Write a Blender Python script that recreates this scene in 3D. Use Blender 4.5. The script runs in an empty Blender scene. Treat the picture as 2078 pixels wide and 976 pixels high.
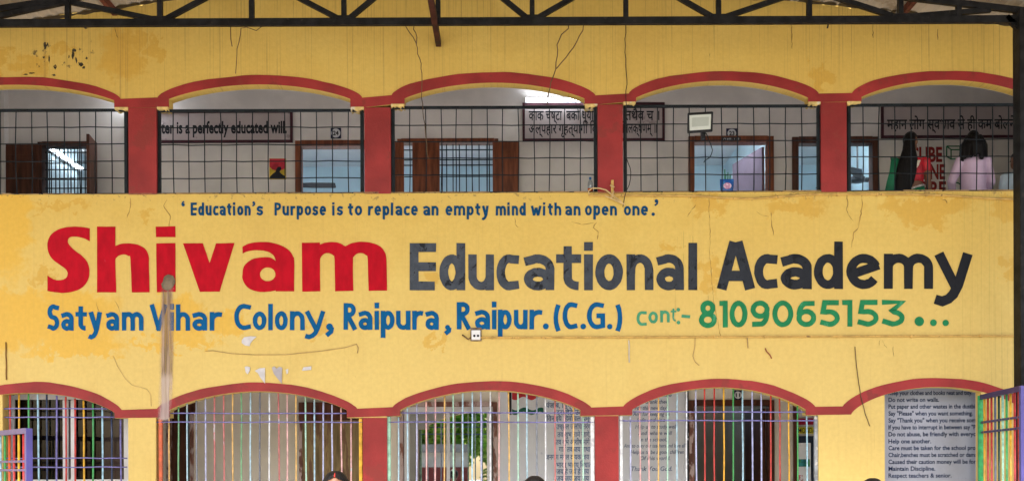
import bpy, bmesh, math, random
from mathutils import Vector, Matrix
from mathutils.geometry import tessellate_polygon
random.seed(7)
sc = bpy.context.scene
col = sc.collection
R = math.radians
# ------------------------------------------------------------------ camera, world, sun, exposure
D, S, ZC, ROLL = 12.5, 190.0, 1.6, 0.0036          # camera distance to the front wall, photo px per metre there, eye height
cam = bpy.data.cameras.new('camera')
cam.sensor_width = 36.0
cam.lens = 36.0 * D * S / 2078.0
cam.shift_y = 462.0 / 2078.0
cam.clip_end = 500
camo = bpy.data.objects.new('camera', cam)
camo.matrix_world = Matrix.Translation((0, -D, ZC)) @ Matrix.Rotation(R(90), 4, 'X') @ Matrix.Rotation(-ROLL, 4, 'Z')
col.objects.link(camo)
sc.camera = camo
w = bpy.data.worlds.new('World'); sc.world = w; w.use_nodes = True
nt = w.node_tree
sky = nt.nodes.new('ShaderNodeTexSky'); sky.sky_type = 'NISHITA'; sky.sun_disc = False
SUN_EL, SUN_AZ = 43.0, 192.0                        # azimuth of the sun measured clockwise from +Y
sky.sun_elevation = R(SUN_EL); sky.sun_rotation = R(SUN_AZ)
sky.air_density = 1.0; sky.dust_density = 3.0; sky.ozone_density = 1.0
nt.links.new(sky.outputs[0], nt.nodes['Background'].inputs[0])
nt.nodes['Background'].inputs[1].default_value = 0.13
sl = bpy.data.lights.new('sun', 'SUN'); sl.energy = 4.0; sl.angle = R(20); sl.color = (1.0, .95, .87)
so = bpy.data.objects.new('sun', sl); col.objects.link(so)
sd = Vector((math.sin(R(SUN_AZ)) * math.cos(R(SUN_EL)), math.cos(R(SUN_AZ)) * math.cos(R(SUN_EL)), math.sin(R(SUN_EL))))
so.rotation_euler = (-sd).to_track_quat('-Z', 'Y').to_euler(); so.location = sd * 30
sc.view_settings.view_transform = 'Standard'; sc.view_settings.look = 'None'
sc.view_settings.exposure = 1.17; sc.view_settings.gamma = 1; sc.view_settings.use_curve_mapping = False
sc.render.engine = 'CYCLES'
sc.cycles.max_bounces = 8; sc.cycles.diffuse_bounces = 4; sc.cycles.glossy_bounces = 3
sc.cycles.caustics_reflective = False; sc.cycles.caustics_refractive = False

# ------------------------------------------------------------------ measuring helpers
def K(Y): return S * D / (D + Y)
def P(px, py, Y=0.0):
    """a measured photo point -> world point on the plane at depth Y"""
    dx, dy = px - 1039.0, py - 950.0
    x = dx - dy * ROLL; y = dy + dx * ROLL
    k = K(Y)
    return Vector((x / k, Y, ZC - y / k))
def PX(px, py=488, Y=0.0): return P(px, py, Y).x
def PZ(py, px=1039, Y=0.0): return P(px, py, Y).z

F1, F2 = .44, 3.70            # floor levels
CEIL2 = 6.385                 # corridor ceiling upstairs
CEIL1 = F1 + 2.80
YB = 2.2                      # corridor back wall
PAR = PZ(395.5, 0)            # parapet top
XL, XR = -8.2, 7.0            # ends of the building
TOPZ = 8.3

# ------------------------------------------------------------------ materials
MATS = {}
def newmat(name):
    m = bpy.data.materials.new(name); m.use_nodes = True
    n = m.node_tree; b = n.nodes['Principled BSDF']
    return m, n, b
def node(n, t, **kw):
    x = n.nodes.new(t)
    for k, v in kw.items():
        if k.startswith('i_'):
            x.inputs[k[2:]].default_value = v
        else:
            setattr(x, k, v)
    return x
def noise(n, vec, scale, detail=4, rough=.55, dist=0):
    t = node(n, 'ShaderNodeTexNoise'); t.inputs['Scale'].default_value = scale
    t.inputs['Detail'].default_value = detail; t.inputs['Roughness'].default_value = rough; t.inputs['Distortion'].default_value = dist
    if vec is not None: n.links.new(vec, t.inputs['Vector'])
    return t.outputs['Fac']
def mth(n, op, a, b=None, clamp=False):
    t = node(n, 'ShaderNodeMath', operation=op); t.use_clamp = clamp
    for i, v in enumerate((a, b)):
        if v is None: continue
        if isinstance(v, (int, float)): t.inputs[i].default_value = v
        else: n.links.new(v, t.inputs[i])
    return t.outputs[0]
def ramp(n, v, a, b, lo=0., hi=1.):
    t = node(n, 'ShaderNodeMapRange'); t.clamp = True; t.interpolation_type = 'SMOOTHSTEP'
    n.links.new(v, t.inputs['Value'])
    for k, x in zip(('From Min', 'From Max', 'To Min', 'To Max'), (a, b, lo, hi)): t.inputs[k].default_value = x
    return t.outputs['Result']
def mix(n, fac, a, b, blend='MIX'):
    t = node(n, 'ShaderNodeMix', data_type='RGBA', blend_type=blend); t.clamp_factor = True
    def put(s, v):
        if isinstance(v, (int, float)): s.default_value = v
        elif isinstance(v, tuple): s.default_value = (*v, 1)[:4]
        else: n.links.new(v, s)
    put(t.inputs[0], fac); put(t.inputs[6], a); put(t.inputs[7], b)
    return t.outputs[2]
def coords(n, scale=(1, 1, 1)):
    g = node(n, 'ShaderNodeNewGeometry')          # world position: every object stands still
    mp = node(n, 'ShaderNodeMapping'); mp.inputs['Scale'].default_value = scale
    n.links.new(g.outputs['Position'], mp.inputs['Vector'])
    return mp.outputs[0]
def bump(n, b, h, strength=.3, dist=.01):
    t = node(n, 'ShaderNodeBump'); t.inputs['Strength'].default_value = strength; t.inputs['Distance'].default_value = dist
    n.links.new(h, t.inputs['Height']); n.links.new(t.outputs[0], b.inputs['Normal'])
def M(name, c, rough=.6, var=.18, vscale=6, dirt=None, dscale=3, dthr=.62, metal=0, spec=.25, bmp=.15, bscale=60, stretch=(1, 1, 1)):
    """plain paint, wood or steel with uneven tone and optional worn patches"""
    if name in MATS: return MATS[name]
    m, n, b = newmat(name)
    v = coords(n, stretch)
    f = noise(n, v, vscale, 5)
    lo = tuple(x * (1 - var) for x in c); hi = tuple(min(1, x * (1 + var)) for x in c)
    cc = mix(n, ramp(n, f, .3, .7), lo, hi)
    if dirt:
        f2 = noise(n, v, dscale, 7, .65)
        cc = mix(n, ramp(n, f2, dthr, dthr + .06), cc, dirt)
    n.links.new(cc, b.inputs['Base Color'])
    b.inputs['Roughness'].default_value = rough; b.inputs['Metallic'].default_value = metal
    b.inputs['Specular IOR Level'].default_value = spec
    if bmp: bump(n, b, noise(n, v, bscale, 3), bmp)
    MATS[name] = m
    return m
def EM(name, c, s):
    m, n, b = newmat(name)
    b.inputs['Base Color'].default_value = (.8, .8, .8, 1)
    b.inputs['Emission Color'].default_value = (*c, 1); b.inputs['Emission Strength'].default_value = s
    MATS[name] = m; return m

def facade_material():
    m, n, b = newmat('yellow_facade_paint')
    v = coords(n)
    sep = node(n, 'ShaderNodeSeparateXYZ'); n.links.new(v, sep.inputs[0])
    X, Y, Z = sep.outputs
    wob1 = mth(n, 'SUBTRACT', noise(n, v, 5.5, 6, .62), .5)
    wob2 = mth(n, 'SUBTRACT', noise(n, coords(n, (1, 1, 1.0)), 7.3, 6, .65, .4), .5)
    xw = mth(n, 'ADD', X, mth(n, 'MULTIPLY', wob1, .75)); zw = mth(n, 'ADD', Z, mth(n, 'MULTIPLY', wob2, .6))
    def patch(x0, y0, x1, y1, lo=.7, hi=1.0, raw=False):
        a, c = P(x0, y0), P(x1, y1)
        cx, cz, rx, rz = (a.x + c.x) / 2, (a.z + c.z) / 2, abs(c.x - a.x) / 2, abs(a.z - c.z) / 2
        u = mth(n, 'POWER', mth(n, 'ABSOLUTE', mth(n, 'DIVIDE', mth(n, 'SUBTRACT', xw, cx), rx)), 4)
        q = mth(n, 'POWER', mth(n, 'ABSOLUTE', mth(n, 'DIVIDE', mth(n, 'SUBTRACT', zw, cz), rz)), 4)
        return ramp(n, mth(n, 'ADD', u, q), .25, 1.9, 1, 0)
    def union(ms):
        r = ms[0]
        for x in ms[1:]: r = mth(n, 'MAXIMUM', r, x)
        return r
    big = noise(n, v, .55, 3); mid = noise(n, v, 2.2, 6, .6); fine = noise(n, v, 22, 5, .6)
    base = mix(n, ramp(n, big, .35, .68), (.72, .485, .112), (.76, .555, .150))
    base = mix(n, ramp(n, mid, .30, .72), base, (.70, .475, .11), 'MIX')
    # paler towards the lower half of the wall
    base = mix(n, mth(n, 'MULTIPLY', ramp(n, Z, 4.6, 2.4), .55), base, (.745, .585, .225))
    # deeper orange touch-up coats
    orange = union([patch(-120, 590, 235, 712), patch(70, 690, 250, 722), patch(318, 602, 415, 690), patch(262, 688, 440, 706),
                    patch(430, 632, 500, 680), patch(-60, 250, 60, 560)])
    orange2 = union([patch(1400, 398, 1468, 432), patch(1560, 402, 1672, 436), patch(1778, 402, 1965, 436), patch(1838, 418, 1925, 462), patch(2020, 400, 2080, 450),
                     patch(205, 60, 290, 160), patch(-20, 95, 22, 152), patch(32, 105, 92, 150), patch(110, 90, 150, 108), patch(1642, 136, 1682, 188), patch(300, 70, 330, 120),
                     patch(1428, 520, 1462, 592), patch(1348, 490, 1375, 510), patch(862, 560, 895, 588), patch(860, 685, 905, 706), patch(2035, 520, 2062, 566),
                     patch(735, 640, 780, 662), patch(628, 648, 668, 684), patch(286, 430, 312, 446), patch(65, 412, 175, 424), patch(66, 545, 110, 575)])
    base = mix(n, mth(n, 'MULTIPLY', orange, .72), base, (.76, .44, .045))
    base = mix(n, mth(n, 'MULTIPLY', orange2, .62), base, (.64, .36, .045))
    # rain streaks running down from the roof edge
    st = noise(n, coords(n, (26, 1, .22)), 1.0, 3, .6)
    st2 = noise(n, coords(n, (60, 1, .5)), 1.0, 2, .5)
    upper = ramp(n, mth(n, 'ADD', Z, mth(n, 'MULTIPLY', mth(n, 'SUBTRACT', st, .5), 3.5)), 5.0, 6.4)
    st3 = noise(n, coords(n, (110, 1, .16)), 1.0, 2, .5)
    sm = mth(n, 'MULTIPLY', mth(n, 'MAXIMUM', mth(n, 'MULTIPLY', ramp(n, st, .63, .70), .7), mth(n, 'MAXIMUM', mth(n, 'MULTIPLY', ramp(n, st2, .58, .66), .8), mth(n, 'MULTIPLY', ramp(n, st3, .56, .68), .55))), upper)
    low = mth(n, 'MULTIPLY', ramp(n, st, .66, .71), ramp(n, mid, .42, .62))
    base = mix(n, mth(n, 'MULTIPLY', mth(n, 'MULTIPLY', sm, ramp(n, noise(n, coords(n, (2.2, 1, .5)), 1, 3), .25, .7, .35, 1)), .62), base, (.22, .125, .05))
    base = mix(n, mth(n, 'MULTIPLY', low, .24), base, (.33, .19, .06))
    # grime line under the parapet coping and mould on the right hand corner
    edge = mth(n, 'MULTIPLY', ramp(n, Z, PAR - .16, PAR - .005), ramp(n, mth(n, 'ADD', fine, mth(n, 'MULTIPLY', wob1, .6)), .56, .72))
    edge = mth(n, 'MULTIPLY', edge, ramp(n, Z, PAR + .03, PAR + .01))
    base = mix(n, mth(n, 'MULTIPLY', edge, .75), base, (.25, .15, .06))
    black = mth(n, 'MULTIPLY', patch(70, 84, 190, 145), ramp(n, noise(n, v, 9, 6, .7), .585, .63))
    base = mix(n, mth(n, 'MULTIPLY', black, .9), base, (.06, .045, .03))
    rust = mth(n, 'MULTIPLY', mth(n, 'MAXIMUM', patch(1370, 480, 1415, 520), mth(n, 'MULTIPLY', ramp(n, X, 4.2, 5.5), .6)), ramp(n, st2, .5, .7))
    base = mix(n, mth(n, 'MULTIPLY', rust, .55), base, (.34, .25, .06))
    spots = ramp(n, noise(n, v, 16, 3, .5), .735, .76)
    base = mix(n, mth(n, 'MULTIPLY', spots, .45), base, (.45, .26, .06))
    base = mix(n, .5, base, mix(n, ramp(n, fine, .25, .75), (.84, .82, .78), (1, 1, 1)), 'MULTIPLY')
    base = mix(n, mth(n, 'MULTIPLY', ramp(n, noise(n, coords(n, (1.6, 1, 1.1)), 1, 6, .65), .5, .75), .30), base, (.56, .36, .09))
    base = mix(n, mth(n, 'MULTIPLY', ramp(n, noise(n, coords(n, (45, 1, .35)), 1, 3, .6), .55, .7), .16), base, (.50, .32, .10))
    n.links.new(base, b.inputs['Base Color'])
    b.inputs['Roughness'].default_value = .62; b.inputs['Specular IOR Level'].default_value = .3
    bump(n, b, mth(n, 'ADD', fine, mth(n, 'MULTIPLY', mid, 4)), .35, .008)
    return m
MATS['facade'] = facade_material()
RED = M('red_gloss_paint', (.295, .028, .028), .45, .22, 2.2, dirt=(.25, .032, .028), dscale=3, dthr=.54, bmp=.25)
RIM = M('bare_plaster', (.60, .43, .17), .8, .3, 12, dirt=(.62, .55, .42), dscale=9, dthr=.6)
WALLIN = M('off_white_distemper', (.80, .74, .70), .8, .08, 2.5, dirt=(.52, .47, .44), dscale=5, dthr=.66)
CREAM = M('cream_distemper', (.84, .77, .66), .8, .08, 2.5, dirt=(.50, .45, .38), dscale=5, dthr=.66)
LAV = M('cool_white_wall_paint', (.80, .82, .88), .6, .06, 2.5, dirt=(.55, .58, .66), dscale=4, dthr=.68)
BLUEROOM = M('pale_blue_room_paint', (.60, .74, .80), .8, .08, 2)
CEILM = M('ceiling_distemper', (.83, .82, .81), .85, .06, 2)
FLOORM = M('pale_floor_tiles', (.58, .56, .53), .5, .2, 3)
SLATE = M('grey_concrete', (.32, .31, .30), .8, .2, 4)
WOOD = M('red_brown_wood', (.20, .055, .022), .42, .4, 3, stretch=(7, 7, 1), bmp=.2, bscale=20)
DWOOD = M('dark_brown_wood', (.085, .028, .015), .5, .4, 3, stretch=(7, 7, 1), bmp=.2, bscale=20)
WORN = M('worn_wood_paint', (.22, .10, .075), .7, .4, 4, dirt=(.55, .42, .40), dscale=5, dthr=.47, stretch=(2, 2, .8))
STEEL = M('black_painted_steel', (.012, .012, .013), .55, .5, 9, dirt=(.035, .03, .026), dscale=14, dthr=.62, bmp=.3, spec=.15)
GRID = M('dark_grille_steel', (.010, .014, .018), .5, .4, 12, dirt=(.10, .06, .04), dscale=11, dthr=.72, spec=.15)
MAROON = M('maroon_steel', (.10, .025, .022), .6, .4, 7)
WHITEF = M('white_aluminium', (.78, .78, .80), .35, .05, 5)
GREYJ = M('grey_primer_steel', (.33, .36, .41), .5, .3, 9, dirt=(.62, .62, .62), dscale=14, dthr=.56)
SHEET = M('galvanised_roof_sheet', (.38, .345, .30), .6, .2, 1.6, dirt=(.27, .23, .18), dscale=2, dthr=.58)
BLACK = M('black_plastic', (.014, .015, .018), .4, .2, 9)
def glass_mat(name, tint, refl=.25, trans=.6):
    m, n, b = newmat(name)
    out = [x for x in n.nodes if x.type == 'OUTPUT_MATERIAL'][0]
    t = node(n, 'ShaderNodeBsdfTransparent'); t.inputs[0].default_value = (*[trans * x for x in tint], 1)
    g = node(n, 'ShaderNodeBsdfGlossy'); g.inputs['Roughness'].default_value = .015; g.inputs['Color'].default_value = (.93, .97, .95, 1)
    mx = node(n, 'ShaderNodeMixShader'); mx.inputs[0].default_value = refl
    n.links.new(t.outputs[0], mx.inputs[1]); n.links.new(g.outputs[0], mx.inputs[2]); n.links.new(mx.outputs[0], out.inputs['Surface'])
    MATS[name] = m; return m
GLASSM = glass_mat('mirror_tinted_glass', (.25, .3, .3), .80, .35)
GLASSG = glass_mat('smoky_grey_glass', (.60, .55, .56), .018, .8)

# ------------------------------------------------------------------ mesh builder
class MB:
    def __init__(s): s.v = []; s.f = []; s.smooth = False
    def add(s, vs, fs):
        o = len(s.v); s.v += [tuple(x) for x in vs]; s.f += [tuple(i + o for i in f) for f in fs]; return s
    def box(s, x0, x1, y0, y1, z0, z1):
        if x0 > x1: x0, x1 = x1, x0
        if y0 > y1: y0, y1 = y1, y0
        if z0 > z1: z0, z1 = z1, z0
        return s.add([(x0, y0, z0), (x1, y0, z0), (x1, y1, z0), (x0, y1, z0), (x0, y0, z1), (x1, y0, z1), (x1, y1, z1), (x0, y1, z1)],
                     [(0, 3, 2, 1), (4, 5, 6, 7), (0, 1, 5, 4), (1, 2, 6, 5), (2, 3, 7, 6), (3, 0, 4, 7)])
    def hexa(s, a, b, wid, dep, up=Vector((0, 0, 1))):
        """square bar from a to b"""
        a, b = Vector(a), Vector(b); d = (b - a).normalized()
        side = d.cross(up)
        if side.length < 1e-3: side = d.cross(Vector((0, 1, 0)))
        side.normalize(); u = side.cross(d).normalized()
        vs = []
        for p in (a, b):
            for i, j in ((-1, -1), (1, -1), (1, 1), (-1, 1)): vs.append(p + side * i * wid / 2 + u * j * dep / 2)
        return s.add(vs, [(0, 1, 2, 3), (7, 6, 5, 4), (0, 4, 5, 1), (1, 5, 6, 2), (2, 6, 7, 3), (3, 7, 4, 0)])
    def tube(s, pts, r, n=8, cap=True):
        pts = [Vector(p) for p in pts]; rr = r if isinstance(r, (list, tuple)) else [r] * len(pts)
        rings = []; prev = None
        for i, p in enumerate(pts):
            d = (pts[min(i + 1, len(pts) - 1)] - pts[max(i - 1, 0)])
            d = d.normalized() if d.length > 1e-9 else Vector((0, 0, 1))
            a = prev if prev is not None else (Vector((0, 1, 0)) if abs(d.y) < .9 else Vector((1, 0, 0)))
            u = (a - d * a.dot(d)).normalized(); prev = u; q = d.cross(u)
            rings.append([p + (u * math.cos(t) + q * math.sin(t)) * rr[i] for t in [2 * math.pi * k / n for k in range(n)]])
        vs = [x for r_ in rings for x in r_]
        fs = [(i * n + k, i * n + (k + 1) % n, (i + 1) * n + (k + 1) % n, (i + 1) * n + k) for i in range(len(pts) - 1) for k in range(n)]
        if cap: fs += [tuple(reversed(range(n))), tuple(range((len(pts) - 1) * n, len(pts) * n))]
        return s.add(vs, fs)
    def loft(s, rings, n=20):
        """rings: (cx, cy, cz, rx, ry[, tilt about X[, tilt about Y]])"""
        vs = []
        for r in rings:
            cx, cy, cz, rx, ry = r[:5]; tx = r[5] if len(r) > 5 else 0; ty = r[6] if len(r) > 6 else 0
            for k in range(n):
                a = 2 * math.pi * k / n; x, y = rx * math.cos(a), ry * math.sin(a)
                vs.append((cx + x, cy + y, cz + y * math.tan(tx) + x * math.tan(ty)))
        m = len(rings)
        fs = [(i * n + k, i * n + (k + 1) % n, (i + 1) * n + (k + 1) % n, (i + 1) * n + k) for i in range(m - 1) for k in range(n)]
        fs += [tuple(reversed(range(n))), tuple(range((m - 1) * n, m * n))]
        return s.add(vs, fs)
    def ball(s, c, r, seg=16, rows=10):
        rx, ry, rz = r if isinstance(r, (tuple, list)) else (r, r, r)
        rings = []
        for i in range(1, rows):
            t = math.pi * i / rows
            rings.append((c[0], c[1], c[2] - rz * math.cos(t), rx * math.sin(t), ry * math.sin(t)))
        return s.loft(rings, seg)
    def poly(s, pts, y, holes=()):
        """flat sheet facing -Y from (x, z) outlines"""
        loops = [[Vector((p[0], p[1], 0)) for p in pts]] + [[Vector((p[0], p[1], 0)) for p in h] for h in holes]
        flat = [p for l in loops for p in l]
        return s.add([(p.x, y, p.y) for p in flat], tessellate_polygon(loops))
    def prism(s, pts, y0, y1, holes=(), back=True):
        loops = [[Vector((p[0], p[1], 0)) for p in pts]] + [[Vector((p[0], p[1], 0)) for p in h] for h in holes]
        flat = [p for l in loops for p in l]; n = len(flat)
        tris = tessellate_polygon(loops)
        s_v = [(p.x, y0, p.y) for p in flat] + [(p.x, y1, p.y) for p in flat]
        fs = [tuple(t) for t in tris] + ([tuple(i + n for i in reversed(t)) for t in tris] if back else [])
        o = 0
        for l in loops:
            m = len(l)
            for i in range(m): fs.append((o + i, o + (i + 1) % m, n + o + (i + 1) % m, n + o + i))
            o += m
        return s.add(s_v, fs)
    def build(s, name, mat, parent=None, smooth=False, bevel=0, label=None, recalc=True):
        me = bpy.data.meshes.new(name); me.from_pydata(s.v, [], s.f)
        bm = bmesh.new(); bm.from_mesh(me)
        if recalc: bmesh.ops.recalc_face_normals(bm, faces=bm.faces)
        bm.to_mesh(me); bm.free()
        me.materials.append(mat)
        if smooth:
            for p in me.polygons: p.use_smooth = True
        o = bpy.data.objects.new(name, me); col.objects.link(o)
        if parent is not None:
            o.parent = parent; o.matrix_parent_inverse = parent.matrix_basis.inverted()
        if bevel:
            b = o.modifiers.new('bevel', 'BEVEL'); b.width = bevel; b.segments = 2; b.limit_method = 'ANGLE'
        if label: o['label'] = label
        return o
def tag(o, label, cat, group=None, kind=None):
    o['label'] = label; o['category'] = cat
    if group: o['group'] = group
    if kind: o['kind'] = kind
    return o
def thing(name, label, cat, loc=(0, 0, 0), group=None):
    o = bpy.data.objects.new(name, None); o.location = loc; o.empty_display_size = .2
    col.objects.link(o); return tag(o, label, cat, group)
def structure(o): o['kind'] = 'structure'; return o
def text_mesh(body, h, x0, x1, z, y, mb, bold=0.0, shear=0.0):
    """typeset line put into builder mb: baseline z, cap height h, stretched to x0..x1"""
    c = bpy.data.curves.new('t', 'FONT'); c.body = body; c.size = 1; c.offset = bold; c.resolution_u = 3; c.shear = shear
    o = bpy.data.objects.new('t', c); col.objects.link(o)
    dg = bpy.context.evaluated_depsgraph_get(); me = bpy.data.meshes.new_from_object(o.evaluated_get(dg))
    vs = [v.co.copy() for v in me.vertices]; fs = [tuple(p.vertices) for p in me.polygons]
    bpy.data.objects.remove(o); bpy.data.curves.remove(c); bpy.data.meshes.remove(me)
    if not vs: return
    a, b = min(v.x for v in vs), max(v.x for v in vs)
    sx = (x1 - x0) / (b - a); sz = h / .70
    mb.add([(x0 + (v.x - a) * sx, y, z + v.y * sz) for v in vs], fs)
def PT(body, x0, x1, yb, hpx, Y, mb, bold=.0, shear=0.0):
    a, b = P(x0, yb, Y), P(x1, yb, Y)
    text_mesh(body, hpx / K(Y), a.x, b.x, (a.z + b.z) / 2, Y, mb, bold, shear)

# ------------------------------------------------------------------ ground, sky is the world
g = MB().box(-150, 150, -150, 150, -.3, 0).build('ground', M('pale_concrete_yard', (.46, .43, .39), .85, .15, .8)); structure(g)

# ------------------------------------------------------------------ the school building
bld = thing('school_building', 'two storey yellow school front with red arch bands and painted name lettering', 'building', (0, 0, 0))
TH = .15
UP = [  # upper bays: outer (xl, xr, spring, crown), inner (xl, xr, spring, crown), corbel y, opening (xl, xr)
    dict(o=(-180, 245, 200.5, 157), i=(-170, 232, 205, 173), c=219.5, w=(-205, 261)),
    dict(o=(320, 735, 199, 153.5), i=(343, 711, 202, 172.5), c=219, w=(318, 739.5)),
    dict(o=(795, 1208, 194, 147.5), i=(821, 1186, 201, 169), c=213, w=(793, 1213)),
    dict(o=(1276, 1661, 190.5, 145.5), i=(1290.5, 1639.5, 199.5, 165), c=208.5, w=(1264, 1666)),
    dict(o=(1729, 2115, 189.5, 144.5), i=(1748, 2096, 198, 163.5), c=207.5, w=(1718, 2130))]
LO = [
    dict(o=(-107, 247, 831, 775), i=(-113, 233, 838, 797), c=848, w=(5, 260), e=.8),
    dict(o=(319, 725, 829, 776), i=(344, 704, 832, 794), c=847, w=(316, 737), e=.9),
    dict(o=(797, 1200, 826, 773), i=(812, 1178, 832, 792), c=843.5, w=(785, 1208), e=.9),
    dict(o=(1265, 1654, 824.5, 768), i=(1283, 1635, 831, 786), c=842, w=(1255, 1661), e=.9),
    dict(o=(1710, 2092, 823.5, 766), i=(1727, 2083, 841, 785), c=841, w=(1795, 1991), e=.7)]
def arc_px(q, e, n=36):
    x0, x1, ys, yc = q; out = []
    for k in range(n + 1):
        v = -math.cos(math.pi * k / n)
        x = (x0 + x1) / 2 + v * (x1 - x0) / 2
        out.append((x, ys - (ys - yc) * max(0, 1 - v * v) ** e))
    return out
def inner_at(b, x):
    x0, x1, ys, yc = b['i']; v = (x - (x0 + x1) / 2) / ((x1 - x0) / 2)
    if abs(v) >= 1: return b['c']
    return ys - (ys - yc) * (1 - v * v) ** b.get('e', .9)
def xz(pts): return [(p.x, p.z) for p in (P(*q) for q in pts)]
def boundary(bays, clip=False):
    """lower edge of the wall over a row of openings, left to right"""
    out = []
    for b in bays:
        xl, xr = b['w']
        pts = [q for q in arc_px(b['i'], b.get('e', .9)) if xl <= q[0] <= xr]
        seq = []
        if clip and b['i'][0] < xl: seq.append((xl, inner_at(b, xl)))
        else: seq += [(xl, b['c']), (b['i'][0], b['c'])]
        seq += pts
        if clip and b['i'][1] > xr: seq.append((xr, inner_at(b, xr)))
        else: seq += [(b['i'][1], b['c']), (xr, b['c'])]
        out.append(seq)
    return out
ub = boundary(UP); lb = boundary(LO, True)
up_poly = [(XL, TOPZ)] + [(XL, P(-205, 219.5).z)] + xz([q for s_ in ub for q in s_]) + [(XR, P(2130, 207.5).z), (XR, TOPZ)]
MB().prism(up_poly, 0, TH).build('upper_wall', MATS['facade'], bld)
lo_poly = [(XL, PAR), (XL, 0)]
for s_ in lb:
    a = xz(s_); lo_poly += [(a[0][0], .3)] + a + [(a[-1][0], .3)]
lo_poly += [(XR, 0), (XR, PAR)]
# keep a continuous plinth: pillars run to .3, plinth below
lo_poly[1] = (XL, .3); lo_poly[-2] = (XR, .3)
MB().prism(lo_poly, 0, TH).build('parapet_wall', MATS['facade'], bld)
for nm_, pl in (('upper_bounce_lining', up_poly), ('parapet_bounce_lining', lo_poly)):  # unseen white linings, added to bounce light into the upper corridor
    q_ = [(max(XL + .155, min(XR - .155, x)), z) for x, z in pl]
    if nm_[0] == 'u': q_ = [(x, min(z, CEIL2 - .002)) for x, z in q_]
    else: q_ = [(x, z + (-.004 if z > PAR - .01 else 0)) for x, z in q_]
    if nm_[0] == 'u': MB().prism(q_, TH + .0005, TH + .006).build(nm_, CEILM, bld)
q_ = [(max(XL + .155, min(XR - .155, x)), min(z, CEIL1 - .002)) for x, z in lo_poly]
MB().prism(q_, TH + .0005, TH + .006).build('ground_floor_bounce_lining', CEILM, bld)  # unseen, added for more bounce light downstairs
MB().box(XL + .16, XR - .16, TH + .0015, TH + .006, F2, PAR - .004).build('parapet_bounce_lining', CEILM, bld)
MB().box(XL, XR, -.02, TH, 0, .298).build('plinth', MATS['facade'], bld)
# parapet coping with chipped dark lip
cp = MB()
x = XL
while x < XR:
    wd = random.uniform(.25, .7)
    cp.box(x, min(XR, x + wd), -.004 - random.random() * .006, TH + .004, PAR + .002, PAR + random.uniform(.006, .017)); x += wd + random.uniform(0, .03)
cp.build('parapet_coping', M('dirty_coping', (.30, .20, .09), .8, .4, 8, dirt=(.10, .075, .05), dscale=7, dthr=.52), bld)
# red bands over the arches
def band(name, bays, e_o, x_l, x_r, inner):
    top = [q for b in bays for q in arc_px(b['o'], e_o)]
    top = [q for q in top if x_l <= q[0] <= x_r]
    bot = [(q[0], q[1] - .45) for q in inner if x_l <= q[0] <= x_r]
    top = [(x, y + .9 * math.sin(x * .043 + 1) * math.sin(x * .017) + random.uniform(-.35, .35)) for x, y in top]
    pts = xz(bot) + list(reversed(xz(top)))
    MB().prism(pts, -.006, .03, back=False).build(name, RED, bld)
band('arch_band', UP, .66, -180, 2115, [q for s_ in ub for q in s_])
lob = []
for b in LO:
    lob += [(b['i'][0], b['c'])] + arc_px(b['i'], b['e']) + [(b['i'][1], b['c'])]
band('arch_band', LO, .76, -60, 2085, lob)
# upper red pillars, lower red pillars
for k in range(4):
    a, b = UP[k], UP[k + 1]
    MB().box(PX(a['w'][1], 300), PX(b['w'][0], 300), -.006, TH + .002, PAR - .004, P(a['w'][1], max(a['c'], b['c'])).z).build('pillar', RED, bld)
MB().box(PX(-255), PX(-205), -.006, TH, PAR, P(-205, 219.5).z).build('pillar', RED, bld)
MB().box(XL, PX(-255), 0, TH, PAR, P(-205, 219.5).z).build('end_wall', MATS['facade'], bld)
MB().box(PX(2130), PX(2180), -.006, TH, PAR, P(2130, 207.5).z).build('pillar', RED, bld)
MB().box(PX(2180), XR, 0, TH, PAR, P(2130, 207.5).z).build('end_wall', MATS['facade'], bld)
for k in (1, 2):
    a, b = LO[k], LO[k + 1]
    MB().box(PX(a['w'][1], 900) - .003, PX(b['w'][0], 900) + .003, -.006, TH + .003, .3, P(a['w'][1], max(a['c'], b['c'])).z - .001).build('pillar', RED, bld)
# chipped cream corbel edges where the paint has come away
for b in UP:
    for side in (0, 1):
        x0 = b['w'][0] if side == 0 else b['i'][1]; x1 = b['i'][0] if side == 0 else b['w'][1]
        a, c = P(x0 + 1, b['c']), P(x1 - 1, b['c'])
        n = 7
        top = [(a.x + (c.x - a.x) * i / n, a.z + .006) for i in range(n + 1)]
        bot = [(a.x + (c.x - a.x) * i / n, a.z - random.uniform(.012, .036)) for i in range(n + 1)]
        cb = MB().prism(bot + top[::-1], -.009, TH - .02); cb.build('chipped_plaster', M('chipped_plaster', (.70, .52, .20), .85, .25, 14, dirt=(.70, .64, .5), dscale=12, dthr=.55), bld)
# floors, ceilings, back walls
st = lambda nm, mb, m: mb.build(nm, m, bld)
st('corridor_floor', MB().box(XL, XR, TH, 6.2, 0, F1), FLOORM)
st('floor_slab', MB().box(XL, XR, TH + .001, 6.2, CEIL1, F2), CEILM)
st('roof_slab', MB().box(XL, XR, TH + .001, 6.4, CEIL2, CEIL2 + .2), CEILM)
st('gable_wall', MB().box(XL, XL + .15, TH + .002, 6.2, 0, CEIL2), WALLIN)
st('gable_wall', MB().box(XR - .15, XR, TH + .002, 6.2, 0, CEIL2), WALLIN)
BY = YB
def hole(x0, x1, y_top, z_bot, Y=YB):
    a, b = P(x0, y_top, Y), P(x1, y_top, Y); zt = (a.z + b.z) / 2
    return (a.x, b.x, z_bot, zt)
def rect(h): return [(h[0], h[2]), (h[1], h[2]), (h[1], h[3]), (h[0], h[3])]
H1 = hole(87, 189, 298, F2 + .75)             # window, left room
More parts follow.
